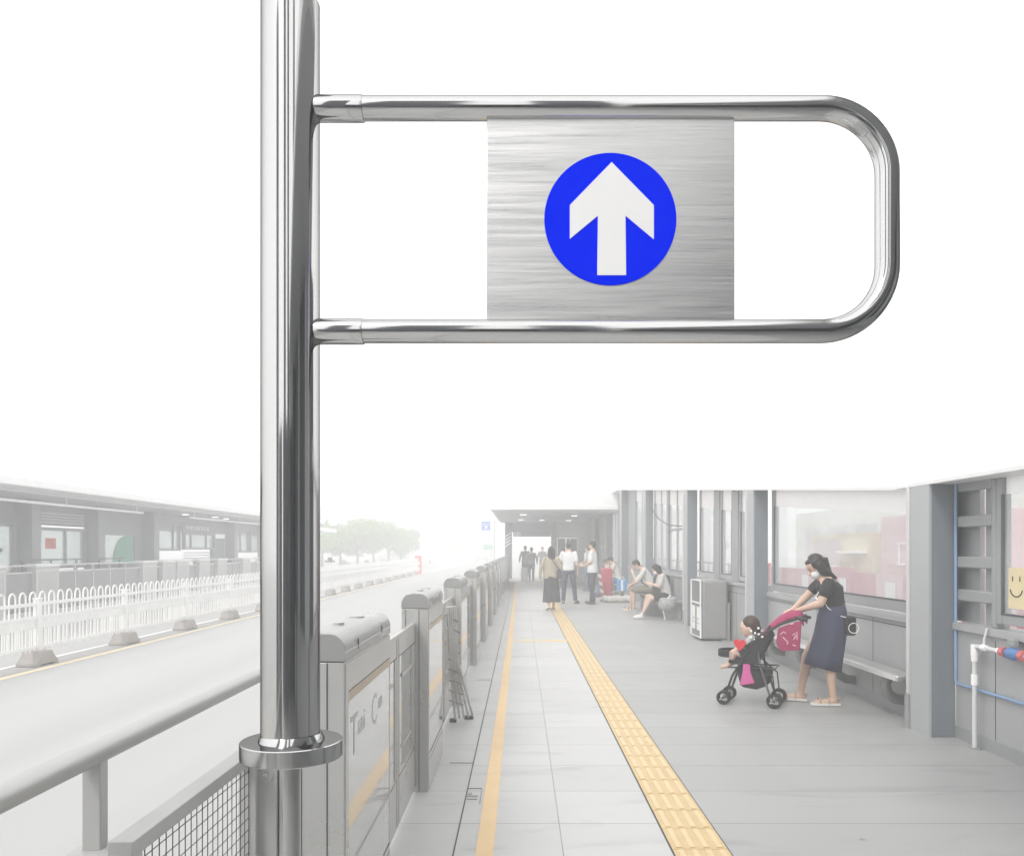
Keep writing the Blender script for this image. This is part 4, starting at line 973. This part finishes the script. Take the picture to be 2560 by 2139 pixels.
MB().tube([(-.02, -.06, .15), (-.10, -.05, .17), (-.20, -.02, .24), (-.25, .02, .34)], .004, 6).build('cord', white, bg_)

# the stroller; local y is its heading
so = thing('stroller', 'black folding stroller with a raspberry pink canopy and small wheels', 'stroller', (2.25, 7.80, 0), R(64.5))
tub = mat('black tube', (.045, .045, .048), .3, .5); sil = mat('grey tube', (.22, .22, .23), .3, .7); clo = fab('black fabric', (.022, .022, .024)); pk = fab('raspberry fabric', (.34, .035, .11)); pk2 = fab('bright pink fabric', (.62, .12, .33))
for s in (-1, 1):
    X = .15 * s
    MB().tube([(X * .9, -.07, .69), (X * .95, -.10, .40), (X, -.20, .09)], .011, 10).build('rear_leg', tub if s > 0 else sil, so)
    MB().tube([(X * .95, -.46, .86), (X * .95, -.30, .80), (X * .95, -.07, .66), (X * .95, .06, .44), (X * .9, .16, .28), (X * .85, .22, .10)], .012, 10).build('push_tube', tub, so)
    MB().tube([(X * .95, .0, .52), (X * .98, -.06, .44), (X, -.22, .30), (X, -.24, .12)], .007, 8).build('brace', tub, so)
    MB().cap((X * .95, -.52, .845), .016, (X * .95, -.43, .865), .017).build('grip', blk, so)
    def wheel(xw, yw, r):
        w_ = MB().tube([(xw, yw + (r - .012) * math.cos(R(a)), r + (r - .012) * math.sin(R(a))) for a in range(0, 360, 15)], .013, 8, closed=True).build('wheel', tyre, so)
        m = MB()
        for a in (90, 210, 330): m.prism([(-.011, 0), (.011, 0), (.007, r * .75), (-.007, r * .75)], lambda p, q, t, a=a: V((xw + t, yw + q * math.cos(R(a)) - p * math.sin(R(a)), r + q * math.sin(R(a)) + p * math.cos(R(a)))), -.006, .006)
        m.build('rim', mat('grey wheel plastic', (.36, .36, .36), .5), w_)
        MB().cyl((xw - .014, yw, r), (xw + .014, yw, r), .012).build('hub', tub, w_)
    for dx in (-.032, .032): wheel(X + dx, -.235, .070)
    for dx in (-.03, .03): wheel(X * .9 + dx, .24, .066)
    MB().cyl((X - .05, -.235, .07), (X + .05, -.235, .07), .006).cyl((X * .9 - .045, .24, .066), (X * .9 + .045, .24, .066), .006).each('axle', tub, so)
MB().tube([(-.142, -.46, .86), (-.10, -.49, .87), (.10, -.49, .87), (.142, -.46, .86)], .012, 8).build('handle_bar', blk, so)
seat = MB().prism([(.20, .40), (.20, .43), (.02, .44), (-.18, .78), (-.21, .77), (-.06, .40), (-.03, .385)], lambda a, b, q: (q, a, b), -.14, .14).build('seat', clo, so, bevel=.015)
MB().prism([(.06, .42), (.10, .53), (-.02, .62), (-.18, .70), (-.20, .66), (-.06, .40)], lambda a, b, q: (q, a, b), -.150, -.141).build('side_wing', clo, seat)
MB().prism([(.06, .42), (.10, .53), (-.02, .62), (-.18, .70), (-.20, .66), (-.06, .40)], lambda a, b, q: (q, a, b), .141, .150).build('side_wing', clo, seat)
tr_ = MB()
ringp = [(.15 * math.cos(R(a)), .19 + .13 * math.sin(R(a)), .49) for a in range(0, 181, 15)]
for a, b in zip(ringp, ringp[1:]): pass
vs = []
for (x, y, z) in ringp: vs += [(x, y, z - .035), (x, y, z + .03), (x * .86, .19 + (y - .19) * .86, z + .03), (x * .86, .19 + (y - .19) * .86, z - .035)]
n = len(ringp); fs = []
for i in range(n - 1):
    for k in range(4): fs.append((i * 4 + k, i * 4 + (k + 1) % 4, i * 4 + 4 + (k + 1) % 4, i * 4 + 4 + k))
fs += [(0, 1, 2, 3), ((n - 1) * 4 + 3, (n - 1) * 4 + 2, (n - 1) * 4 + 1, (n - 1) * 4)]
tr_.add(vs, fs).build('front_bar', clo, so, bevel=.004, seg=1)
MB().prism([(.14, .36), (-.20, .36), (-.17, .20), (-.06, .155), (.08, .17)], lambda a, b, q: (q, a, b), -.125, .125).build('basket', clo, so, bevel=.03, seg=3)
MB().tube([(-.14, .20, .36), (-.14, -.24, .37), (.14, -.24, .37), (.14, .20, .36)], .008, 8, closed=True).build('basket_rail', tub, so)
MB().prism([(.055, .40), (-.01, .40), (-.015, .33), (-.055, .22), (.09, .19), (.06, .33)], lambda a, b, q: (q, a, b), -.152, -.128).build('pink_pouch', pk2, so, bevel=.01)
# canopy folded back over the handle: an arched sheet and a hanging flap
cn = MB(); vs = []; n = 13; prof = [(-.07, .66, .0), (-.16, .76, .01), (-.27, .85, .02), (-.37, .905, .02), (-.45, .91, .01), (-.50, .86, .0)]
for (y, z, dr) in prof:
    for k in range(n):
        a = math.pi * k / (n - 1); vs.append((-.145 * math.cos(a), y - .0, z - .075 * (1 - math.sin(a)) + dr))
m_ = len(prof); fs = [(i * n + k, i * n + k + 1, (i + 1) * n + k + 1, (i + 1) * n + k) for i in range(m_ - 1) for k in range(n - 1)]
o = cn.add(vs, fs).build('canopy', pk, so, sharp=60); q = o.modifiers.new('t', 'SOLIDIFY'); q.thickness = .012
MB().prism([(-.27, .76), (-.44, .83), (-.48, .82), (-.465, .56), (-.29, .545), (-.25, .62)], lambda a, b, q: (q, a, b), -.160, -.146).build('canopy_flap', pk, so, bevel=.006)
m = MB()
pp_ = mat('pale pink print', (.72, .52, .52), .8)
for pts_ in ([(-.29, .70), (-.32, .73), (-.34, .71)], [(-.31, .68), (-.36, .63), (-.35, .61)], [(-.40, .70), (-.44, .73), (-.44, .66)], [(-.38, .80), (-.41, .81)], [(-.40, .61), (-.43, .60)], [(-.43, .70), (-.41, .66)]):
    m.tube([(-.161, a, b) for a, b in pts_], .005, 6)
m.each('canopy_print', pp_, so)
m = MB()
for k in range(7): m.ell((-.155 + .01 * (k % 3), -.02 - .035 * (k % 4), .66 + .03 * (k // 2) - .02 * (k % 2)), (.010, .012, .012), None, 8, 6)
m.each('bead', white, so)
# the toddler sitting in it
td = person('toddler with brown hair and a red heart on a dark shirt, sitting in the stroller', (2.25, 7.80, 0), R(64.5), 1.0)
J2 = pose(); kk = .52
for a in J2: J2[a] = J2[a] * kk if a not in ('fd', 'up') else J2[a]
J2.update(pelvis=V((0, -.03, .47)), waist=V((0, -.03, .53)), chest=V((0, -.02, .60)), neck=V((0, .0, .665)), head=V((0, .02, .745)), fd=V((-.1, 1, -.25)),
          lsh=V((-.085, -.01, .64)), lel=V((-.12, .05, .55)), lwr=V((-.08, .14, .52)), lha=V((-.06, .19, .51)), rsh=V((.085, -.01, .64)), rel=V((.12, .05, .55)), rwr=V((.08, .14, .52)), rha=V((.06, .19, .51)),
          lhip=V((-.05, -.01, .47)), lkn=V((-.07, .15, .50)), lan=V((-.07, .20, .37)), lto=V((-.07, .27, .35)), rhip=V((.05, -.01, .47)), rkn=V((.07, .15, .50)), ran=V((.07, .20, .37)), rto=V((.07, .27, .35)))
m = MB(); M = headM(J2); h = J2['head']
m.ell(h, (.076, .088, .092), M).ell(h + M @ V((0, .03, -.045)), (.055, .05, .045), M).ell(h + M @ V((0, .088, -.02)), (.010, .012, .012), M, 8, 6).ell(h + M @ V((-.076, 0, -.01)), (.008, .016, .024), M, 8, 6).ell(h + M @ V((.076, 0, -.01)), (.008, .016, .024), M, 8, 6)
m.cap(J2['neck'] + V((0, 0, -.03)), .036, h + V((0, 0, -.05)), .036)
m.loft([(V((0, -.04, .44)), .08, .06), (J2['pelvis'], .09, .07), (J2['waist'], .085, .068), (J2['chest'], .09, .068), (V((0, -.005, .645)), .08, .05), (J2['neck'], .035, .035)])
for s in ('l', 'r'):
    sg_ = -1 if s == 'l' else 1
    m.cap(J2[s + 'sh'], .030, J2[s + 'el'], .026).cap(J2[s + 'el'], .026, J2[s + 'wr'], .019); hand(m, J2[s + 'wr'], J2[s + 'ha'], sg_, .4, (0, 0, -1), .55)
    m.cap(J2[s + 'hip'], .048, J2[s + 'kn'], .036).cap(J2[s + 'kn'], .036, J2[s + 'an'], .025).cap(J2[s + 'an'], .024, J2[s + 'to'], .020)
m.build('body', skin2, td, remesh=.007, smooth=2)
for s in (-1, 1): MB().ell(h + M @ V((s * .030, .076, .004)), (.010, .006, .008), M, 8, 6).build('eye', eye_m, td)
MB().ell(h + M @ V((0, -.02, .025)), (.086, .086, .088), M).ell(h + M @ V((0, -.045, -.02)), (.078, .06, .075), M).build('hair', mat('brown hair', (.055, .032, .022), .5, var=.3, scale=40), td, remesh=.009, smooth=2)
m = MB().loft([(V((0, -.04, .45)), .098, .08), (J2['waist'], .096, .078), (J2['chest'], .098, .078), (V((0, -.005, .645)), .085, .058), (J2['neck'] + V((0, 0, -.005)), .045, .042)])
m.build('shirt', fab('dark grey shirt', (.05, .05, .055)), td, remesh=.009, smooth=2)
m = MB()
for s in ('l', 'r'): m.cap(J2[s + 'sh'] + V((0, -.005, .004)), .040, J2[s + 'el'], .033)
m.each('sleeve', fab('pale grey sleeve', (.42, .44, .42)), td)
ht = [(0, -.062), (.034, -.030), (.058, .005), (.060, .030), (.046, .048), (.024, .050), (.0, .034), (-.024, .050), (-.046, .048), (-.060, .030), (-.058, .005), (-.034, -.030)]
MB().prism(ht, lambda a, b, t: V((-.150 + .35 * a + t, .085 + a, .585 + b)), -.010, .010).build('red_heart', mat('red heart print', (.66, .03, .05), .6), td, bevel=.005)

# walking and standing people
nv = fab('navy trousers', (.052, .062, .105)); wsh = fab('white shirt', (.72, .73, .74)); olive = fab('olive tan blouse', (.40, .36, .27)); dk = fab('dark skirt cloth', (.06, .06, .07)); shoe_d = mat('dark shoe', (.04, .035, .033), .5)
p1 = person('woman seen from behind in tan blouse and long dark skirt beside the tactile strip', (.74, 19.5, 0), R(4), .93, 'people on the platform')
J = pose(fd=(-.1, 1, -.12), lel=(-.27, -.03, 1.12), lwr=(-.30, .0, .88), lha=(-.30, .02, .79), rel=(.26, -.02, 1.12), rwr=(.26, .06, .88), lan=(-.07, -.12, .12), lto=(-.085, .03, .025), ran=(.07, .10, .085), rto=(.085, .26, .03))
body(J, 'body', skin2, p1, .014); hair(J, p1, .014, 'long', length=.36)
shirt(J, p1, .014, olive, hem=.08, name='blouse', long_=True, puff=1.15, belly=.02)
MB().loft([((0, 0, 1.0), .15, .12), ((0, 0, .88), .185, .15), ((0, 0, .6), .21, .18), ((0, 0, .32), .225, .20), ((0, -.01, .24), .23, .20)], n=40, fold=.07, nf=7).build('skirt', dk, p1)
shoes(J, p1, shoe_d, sandals=True)
bgx = thing('shoulder_bag', 'small dark bag with a strap across the back of the woman in tan', 'bag', (.90, 19.42, .80), 0)
MB().box(-.03, .10, -.05, .06, 0, .20).build('pouch', fab('dark bag cloth', (.06, .06, .09)), bgx, bevel=.02)
MB().tube([(.06, -.03, .18), (-.06, -.10, .34), (-.18, -.085, .50), (-.25, -.02, .57)], .012, 8).build('strap', fab('dark bag cloth', (.06, .06, .09)), bgx)

p2 = person('man seen from behind in white short sleeved shirt and navy trousers, feet apart', (1.33, 22.2, 0), R(-8), 1.02, 'people on the platform')
J = pose(lan=(-.15, -.02, .085), lkn=(-.125, .01, .49), lto=(-.17, .14, .03), ran=(.18, .03, .085), rkn=(.14, .03, .49), rto=(.26, .17, .03), lel=(-.25, .02, 1.13), lwr=(-.14, .18, 1.02), lha=(-.06, .22, 1.04), rwr=(.25, .02, .88), rha=(.25, .03, .79))
body(J, 'body', skin, p2, .014); hair(J, p2, .014); shirt(J, p2, .014, wsh, sleeve=.75, hem=.03, puff=1.05); trousers(J, p2, .014, nv); shoes(J, p2, shoe_d)
p3 = person('tall man side on in white shirt and dark trousers, holding papers by the columns', (1.97, 22.0, 0), R(72), 1.03, 'people on the platform')
J = pose(fd=(.1, 1, -.1), lel=(-.20, .0, 1.12), lwr=(-.14, .22, 1.02), lha=(-.10, .30, 1.03), rel=(.2, .02, 1.12), rwr=(.12, .23, 1.0), rha=(.08, .31, 1.02), lan=(-.10, -.06, .085), lto=(-.10, .11, .03), ran=(.10, .05, .085), rto=(.11, .22, .03))
body(J, 'body', skin, p3, .014); hair(J, p3, .014); eyes(J, p3); shirt(J, p3, .014, wsh, sleeve=.8, hem=.09, puff=1.12); trousers(J, p3, .014, fab('charcoal trousers', (.055, .058, .075))); shoes(J, p3, shoe_d)
pa = thing('paper_sheets', 'white papers held by the tall man by the columns', 'paper', (1.60, 22.06, 1.06))
MB().prism([(-.13, -.10), (.10, -.10), (.12, .10), (-.11, .10)], lambda a, b, t: (a, b, t - .25 * a), 0, .012).build('sheet', paper, pa)
p4 = person('man in white shirt and blue trousers standing behind the tall man with papers', (2.42, 29.0, 0), R(60), .98, 'people on the platform')
J = pose(lwr=(-.15, .2, 1.0), lha=(-.12, .28, 1.02))
body(J, 'body', skin, p4, .016); hair(J, p4, .016); shirt(J, p4, .016, fab('light shirt', (.60, .61, .62)), sleeve=.8, hem=.05); trousers(J, p4, .016, fab('blue trousers', (.075, .11, .19))); shoes(J, p4, shoe_d)
p5 = person('person mostly hidden beyond the man in white, facing the end wall', (1.62, 31.0, 0), R(30), .90, 'people on the platform')
J = pose()
body(J, 'body', skin, p5, .016); hair(J, p5, .016); shirt(J, p5, .016, fab('grey blouse', (.45, .45, .46)), hem=.1); trousers(J, p5, .016, dk); shoes(J, p5, shoe_d)
# the group in the far doorway
far_ = [('person in a dark coat beside the one pulling the suitcase', -.02 + .36 - .12, 40.0, 5, 1.0, (.12, .12, .12), (.05, .05, .05), False),
        ('person in grey green top pulling a suitcase through the far doorway', .50, 37.6, 0, .95, (.33, .37, .35), (.07, .07, .08), False),
        ('person in plain grey standing far inside the doorway', 1.20, 44.5, 180, .98, (.30, .30, .30), (.15, .15, .16), False)]
for lab, x, y, rz, sc, c1, c2, lg in far_:
    p_ = person(lab, (x, y, 0), R(rz), sc, 'people on the platform')
    J = pose(lan=(-.09, -.10, .10), ran=(.09, .12, .085), rto=(.1, .28, .03), lto=(-.1, .05, .03), rkn=(.09, .10, .49), lel=(-.26, -.02, 1.12), rel=(.26, -.02, 1.12), lwr=(-.29, .0, .88), rwr=(.29, .02, .88), lha=(-.29, .01, .79), rha=(.29, .03, .79))
    body(J, 'body', skin, p_, .02); hair(J, p_, .02); shirt(J, p_, .02, fab('cloth ' + lab[:20], c1), long_=True, hem=.08, puff=1.1, name='jacket'); trousers(J, p_, .02, fab('cloth low ' + lab[:18], c2)); shoes(J, p_, shoe_d)
sc_ = thing('suitcase', 'pale suitcase rolling beside the person in the far doorway', 'suitcase', (.16, 37.5, 0))
MB().box(-.16, .16, -.12, .12, .08, .66).build('shell', mat('pale suitcase', (.55, .56, .57), .4), sc_, bevel=.04, seg=3)
MB().tube([(-.10, 0, .66), (-.10, 0, .95), (.10, 0, .95), (.10, 0, .66)], .012, 6).build('pull_handle', dark_g, sc_)
for a, b in ((-.12, -.09), (.12, -.09), (-.12, .09), (.12, .09)): MB().cyl((a - .015, b, .04), (a + .015, b, .04), .04).build('wheel', tyre, sc_)

# seated people (facing the tracks, local y toward -X)
def sit(sw=.44, lean=.12, head_dy=.26, head_z=1.10, fd=(0, .8, -.6)):
    return pose(pelvis=(0, -.02, sw + .11), waist=(0, .0, sw + .25), chest=(0, lean * .6, sw + .43), neck=(0, lean, sw + .60), head=(0, head_dy, head_z), fd=fd, up=(0, .5, 1),
                lsh=(-.165, lean * .85, sw + .55), rsh=(.165, lean * .85, sw + .55), lhip=(-.09, .0, sw + .09), rhip=(.09, 0, sw + .09))
g1 = person('girl with long dark hair and white trainers looking at her phone on the bench', (3.13, 17.3, 0), R(88), .95, 'people seated along the wall')
J = sit(head_dy=.22, head_z=1.13)
J.update(lel=V((-.19, .16, .75)), lwr=V((-.08, .36, .80)), lha=V((-.03, .44, .83)), rel=V((.19, .16, .75)), rwr=V((.06, .37, .80)), rha=V((.02, .45, .83)),
         lkn=V((-.10, .36, .47)), lan=V((-.11, .55, .10)), lto=V((-.12, .71, .035)), rkn=V((.08, .40, .50)), ran=V((.10, .50, .10)), rto=V((.12, .66, .035)))
body(J, 'body', skin2, g1, .012, curl=(.4, .4)); eyes(J, g1); hair(J, g1, .012, 'long', length=.42, lean=(0, -.35, -.9)); shirt(J, g1, .012, fab('off white tee', (.58, .57, .54)), sleeve=.85, hem=.0, puff=1.0)
trousers(J, g1, .012, fab('black shorts', (.03, .03, .032)), upto=.32, name='shorts', wide=1.05); shoes(J, g1, mat('white trainer', (.72, .72, .71), .5), high=.02)
M = headM(J); MB().ell(J['head'] + M @ V((0, .048, -.050)), (.060, .052, .048), M).build('face_mask', white, g1)
ph = thing('mobile_phone', 'white phone in the hands of the girl on the bench', 'phone', (2.70, 17.30, .80)); MB().box(-.045, .035, -.035, .035, 0, .012).build('phone_body', white, ph, bevel=.004)
MB().box(-.04, .03, -.03, .03, .0125, .0135).build('screen', blk, ph)
b1 = person('boy in a light tee and khaki shorts bent forward on the bench, wearing slippers', (3.18, 19.6, 0), R(86), 1.0, 'people seated along the wall')
J = sit(lean=.20, head_dy=.36, head_z=1.13)
J.update(lel=V((-.20, .36, .70)), lwr=V((-.08, .44, .92)), lha=V((-.04, .46, .99)), rel=V((.19, .34, .68)), rwr=V((.10, .50, .62)), rha=V((.08, .55, .55)),
         lkn=V((-.11, .42, .50)), lan=V((-.10, .42, .085)), lto=V((-.11, .58, .03)), rkn=V((.11, .44, .50)), ran=V((.12, .48, .085)), rto=V((.14, .63, .03)))
body(J, 'body', skin, b1, .013); eyes(J, b1); hair(J, b1, .013); shirt(J, b1, .013, fab('pale grey tee', (.60, .60, .58)), sleeve=.8, hem=.04, puff=1.08); trousers(J, b1, .013, fab('khaki shorts', (.22, .20, .16)), upto=.46, name='shorts', wide=1.1); shoes(J, b1, shoe_d, sandals=True)
MB().tube([(-.165, .16, 1.03), (-.12, .27, .92), (-.13, .22, .70), (-.15, .08, .60)], .018, 8).build('bag_strap', dk, b1)
c1 = person('seated person in pale top and blue jeans beside the blue gift box', (3.06, 25.2, 0), R(80), 1.0, 'people seated along the wall')
J = sit(lean=.14, head_dy=.25, head_z=1.16)
J.update(lel=V((-.19, .28, .68)), lwr=V((-.09, .36, .90)), lha=V((-.05, .36, .98)), rel=V((.2, .2, .72)), rwr=V((.1, .38, .62)), rha=V((.08, .46, .58)),
         lkn=V((-.12, .42, .50)), lan=V((-.14, .62, .085)), lto=V((-.16, .77, .03)), rkn=V((.10, .44, .5)), ran=V((.12, .56, .085)), rto=V((.13, .71, .03)))
body(J, 'body', skin2, c1, .014); hair(J, c1, .014); shirt(J, c1, .014, fab('cream tee', (.62, .60, .55)), hem=.03); trousers(J, c1, .014, fab('blue jeans', (.075, .13, .24))); shoes(J, c1, shoe_d)
c2 = person('seated person half hidden beyond the one in blue jeans', (3.02, 26.3, 0), R(80), .95, 'people seated along the wall')
J = sit(lean=.12, head_dy=.24, head_z=1.14)
J.update(lwr=V((-.1, .36, .62)), lel=V((-.2, .2, .72)), lha=V((-.08, .44, .58)), rel=V((.2, .2, .72)), rwr=V((.1, .38, .62)), rha=V((.08, .46, .58)), lkn=V((-.12, .42, .50)), lan=V((-.13, .5, .085)), lto=V((-.14, .65, .03)), rkn=V((.10, .44, .5)), ran=V((.12, .5, .085)), rto=V((.13, .66, .03)))
body(J, 'body', skin, c2, .014); hair(J, c2, .014); shirt(J, c2, .014, fab('beige tee', (.50, .46, .40)), hem=.03); trousers(J, c2, .014, fab('blue jeans', (.075, .13, .24))); shoes(J, c2, shoe_d)
# things by the seats
gb = thing('gift_box', 'small bright blue and white box standing beside the seated pair', 'box', (2.95, 23.4, .0))
MB().box(-.13, .13, -.10, .10, .30, .62).build('carton', mat('bright blue card', (.07, .34, .68), .5), gb, bevel=.008)
MB().box(-.03, .03, -.104, -.1005, .30, .62).box(-.133, -.1305, -.03, .03, .3, .62).each('white_band', white, gb)
MB().tube([(-.08, 0, .62), (-.05, 0, .70), (.05, 0, .70), (.08, 0, .62)], .01, 6).build('handle', white, gb)
MB().box(-.3, .35, -.16, .16, .26, .298).box(-.26, .3, -.13, .13, 0, .02).box(-.02, .06, -.05, .05, .02, .26).build('low_stool', mat('grey low stool', (.3, .3, .3), .6), gb)
cb2 = thing('canvas_bundle', 'off white rolled canvas bundle lying on the floor by the blue box', 'bag', (2.72, 22.6, 0))
m = MB()
for k in range(9): m.ell((-.34 + .085 * k, .02 * math.sin(k * 2.1), .10 + .012 * math.cos(k * 1.7)), (.085, .12, .105 + .012 * math.sin(k * 3.1)), None, 12, 8)
m.build('bundle', fab('off white canvas', (.56, .55, .51)), cb2, remesh=.016, smooth=2)
su = thing('suitcase', 'upright red suitcase standing behind the tall man with papers', 'suitcase', (2.52, 23.6, 0))
MB().box(-.15, .17, -.12, .12, .05, .96).build('shell', mat('red suitcase', (.50, .06, .10), .4), su, bevel=.04, seg=3)
m = MB()
for k in range(5): m.box(-.12 + .06 * k, -.115 + .06 * k, -.1225, -.1195, .14, .88)
m.each('groove', seam, su)
MB().tube([(-.08, 0, .95), (-.08, 0, 1.16), (.10, 0, 1.16), (.10, 0, .95)], .012, 6).build('pull_handle', dark_g, su)
for a in (-.1, .12): MB().cyl((a - .015, -.08, .035), (a + .015, -.08, .035), .035).build('wheel', tyre, su)
br = thing('striped_barrier', 'leaning striped barrier board at the foot of the red suitcase', 'barrier', (2.33, 23.2, 0))
stp = [mat('cream stripe', (.66, .58, .50), .6), mat('dark red stripe', (.30, .10, .09), .6)]
for k in range(7):
    MB().prism([(0, .11 * k + .04), (.09, .11 * k), (.09, .11 * k + .11), (0, .11 * k + .15)], lambda a, b, t: (a - .10 + .25 * (.8 - b) * .6, t, b), 0, .03).build('stripe_panel', stp[k % 2], br)
MB().box(-.03, .22, -.05, .09, 0, .035).build('foot', dark_g, br)
bp_ = thing('backpack', 'dark grey backpack wedged on the bench between the boy and the girl', 'bag', (3.25, 18.4, .42))
MB().box(-.18, .16, -.25, .25, 0, .50).build('pack', fab('dark backpack cloth', (.05, .05, .055)), bp_, bevel=.09, seg=4)
MB().box(-.21, -.17, -.16, .16, .05, .26).build('front_pocket', fab('dark backpack cloth', (.05, .05, .055)), bp_, bevel=.03)
tb = thing('tote_bag', 'patterned grey and white cloth bag on the bench edge by the girl', 'bag', (3.10, 16.95, .20))
m = MB().ell((0, 0, .13), (.20, .17, .15), None, 14, 10).ell((.10, .02, .24), (.12, .12, .07), None, 12, 8).ell((-.08, -.02, .22), (.10, .10, .07), None, 12, 8)
m.build('bag_body', mat('patterned grey cloth', (.36, .37, .37), .8, var=.45, scale=16), tb, remesh=.014, smooth=2)
MB().tube([(-.1, -.10, .02), (-.08, -.11, -.10), (-.06, -.11, -.19)], .008, 6).build('hanging_strap', white, tb)
MB().tube([(.0, -.05, .26), (.06, -.02, .34), (.14, .03, .26)], .014, 6).build('handle', white, tb)
lb = thing('floor_box', 'dark grey box standing on the floor behind the girl\'s legs', 'box', (3.0, 18.3, 0))
MB().box(-.20, .02, -.3, .3, 0, .34).box(-.21, .03, -.31, .31, .34, .37).build('carton', mat('dark grey box', (.16, .16, .165), .6), lb, bevel=.01)
# ------------------------------------------------------------------ air, sky, sun, camera
hz = MB().box(-330, 330, -45, 520, ROAD - 1.3, 16.5)
hm_ = bpy.data.materials.new('haze air'); hm_.use_nodes = True
nt = hm_.node_tree; nt.nodes.clear()
out = nt.nodes.new('ShaderNodeOutputMaterial'); pv = nt.nodes.new('ShaderNodeVolumePrincipled')
pv.inputs['Color'].default_value = (.985, .988, .99, 1); pv.inputs['Density'].default_value = HAZE
pv.inputs['Anisotropy'].default_value = 0.0
nt.links.new(pv.outputs[0], out.inputs['Volume'])
hb = hz.build('haze', hm_); hb['kind'] = 'stuff'; hb.display_type = 'WIRE'

SUN_EL, SUN_AZ = R(42), R(-152)      # from the left and slightly behind
w = bpy.data.worlds.new('World'); scene.world = w; w.use_nodes = True
nt = w.node_tree; bg = nt.nodes['Background']
sk = nt.nodes.new('ShaderNodeTexSky'); sk.sky_type = 'NISHITA'; sk.sun_disc = False
sk.sun_elevation = SUN_EL; sk.sun_rotation = SUN_AZ; sk.dust_density = 6; sk.air_density = 1.0
hs = nt.nodes.new('ShaderNodeHueSaturation'); hs.inputs['Saturation'].default_value = .12
nt.links.new(sk.outputs[0], hs.inputs['Color'])
mx = nt.nodes.new('ShaderNodeMix'); mx.data_type = 'RGBA'; mx.inputs['Factor'].default_value = .93   # overcast: an even white deck of cloud over the clear sky
mx.inputs['B'].default_value = (SKYV, SKYV, SKYV * 1.005, 1)
nt.links.new(hs.outputs[0], mx.inputs['A']); nt.links.new(mx.outputs['Result'], bg.inputs['Color'])
bg.inputs['Strength'].default_value = .1
ld = bpy.data.lights.new('sun', 'SUN'); ld.energy = 1.9; ld.angle = R(14); ld.color = (1, .975, .94)
lo = bpy.data.objects.new('sun', ld); COL.objects.link(lo)
dirv = V((math.sin(SUN_AZ) * math.cos(SUN_EL), math.cos(SUN_AZ) * math.cos(SUN_EL), math.sin(SUN_EL)))
lo.rotation_euler = dirv.to_track_quat('Z', 'Y').to_euler(); lo.location = (0, 0, 30)

cd = bpy.data.cameras.new('camera'); cam = bpy.data.objects.new('camera', cd); COL.objects.link(cam)
cam.location = (0, 0, EYE); cam.rotation_euler = (R(90), 0, 0)
cd.sensor_width = 36; cd.sensor_fit = 'HORIZONTAL'; cd.lens = 36 * F / 2560
cd.shift_x = (1280 - CX) / 2560; cd.shift_y = (CY - 1069.5) / 2560
cd.clip_start = .05; cd.clip_end = 2000
scene.camera = cam
scene.view_settings.view_transform = 'Standard'; scene.view_settings.look = 'None'; scene.view_settings.exposure = 0; scene.view_settings.gamma = 1
scene.cycles.use_denoising = True
scene.cycles.max_bounces = 8; scene.cycles.transparent_max_bounces = 16; scene.cycles.volume_bounces = 3
scene.cycles.diffuse_bounces = 4
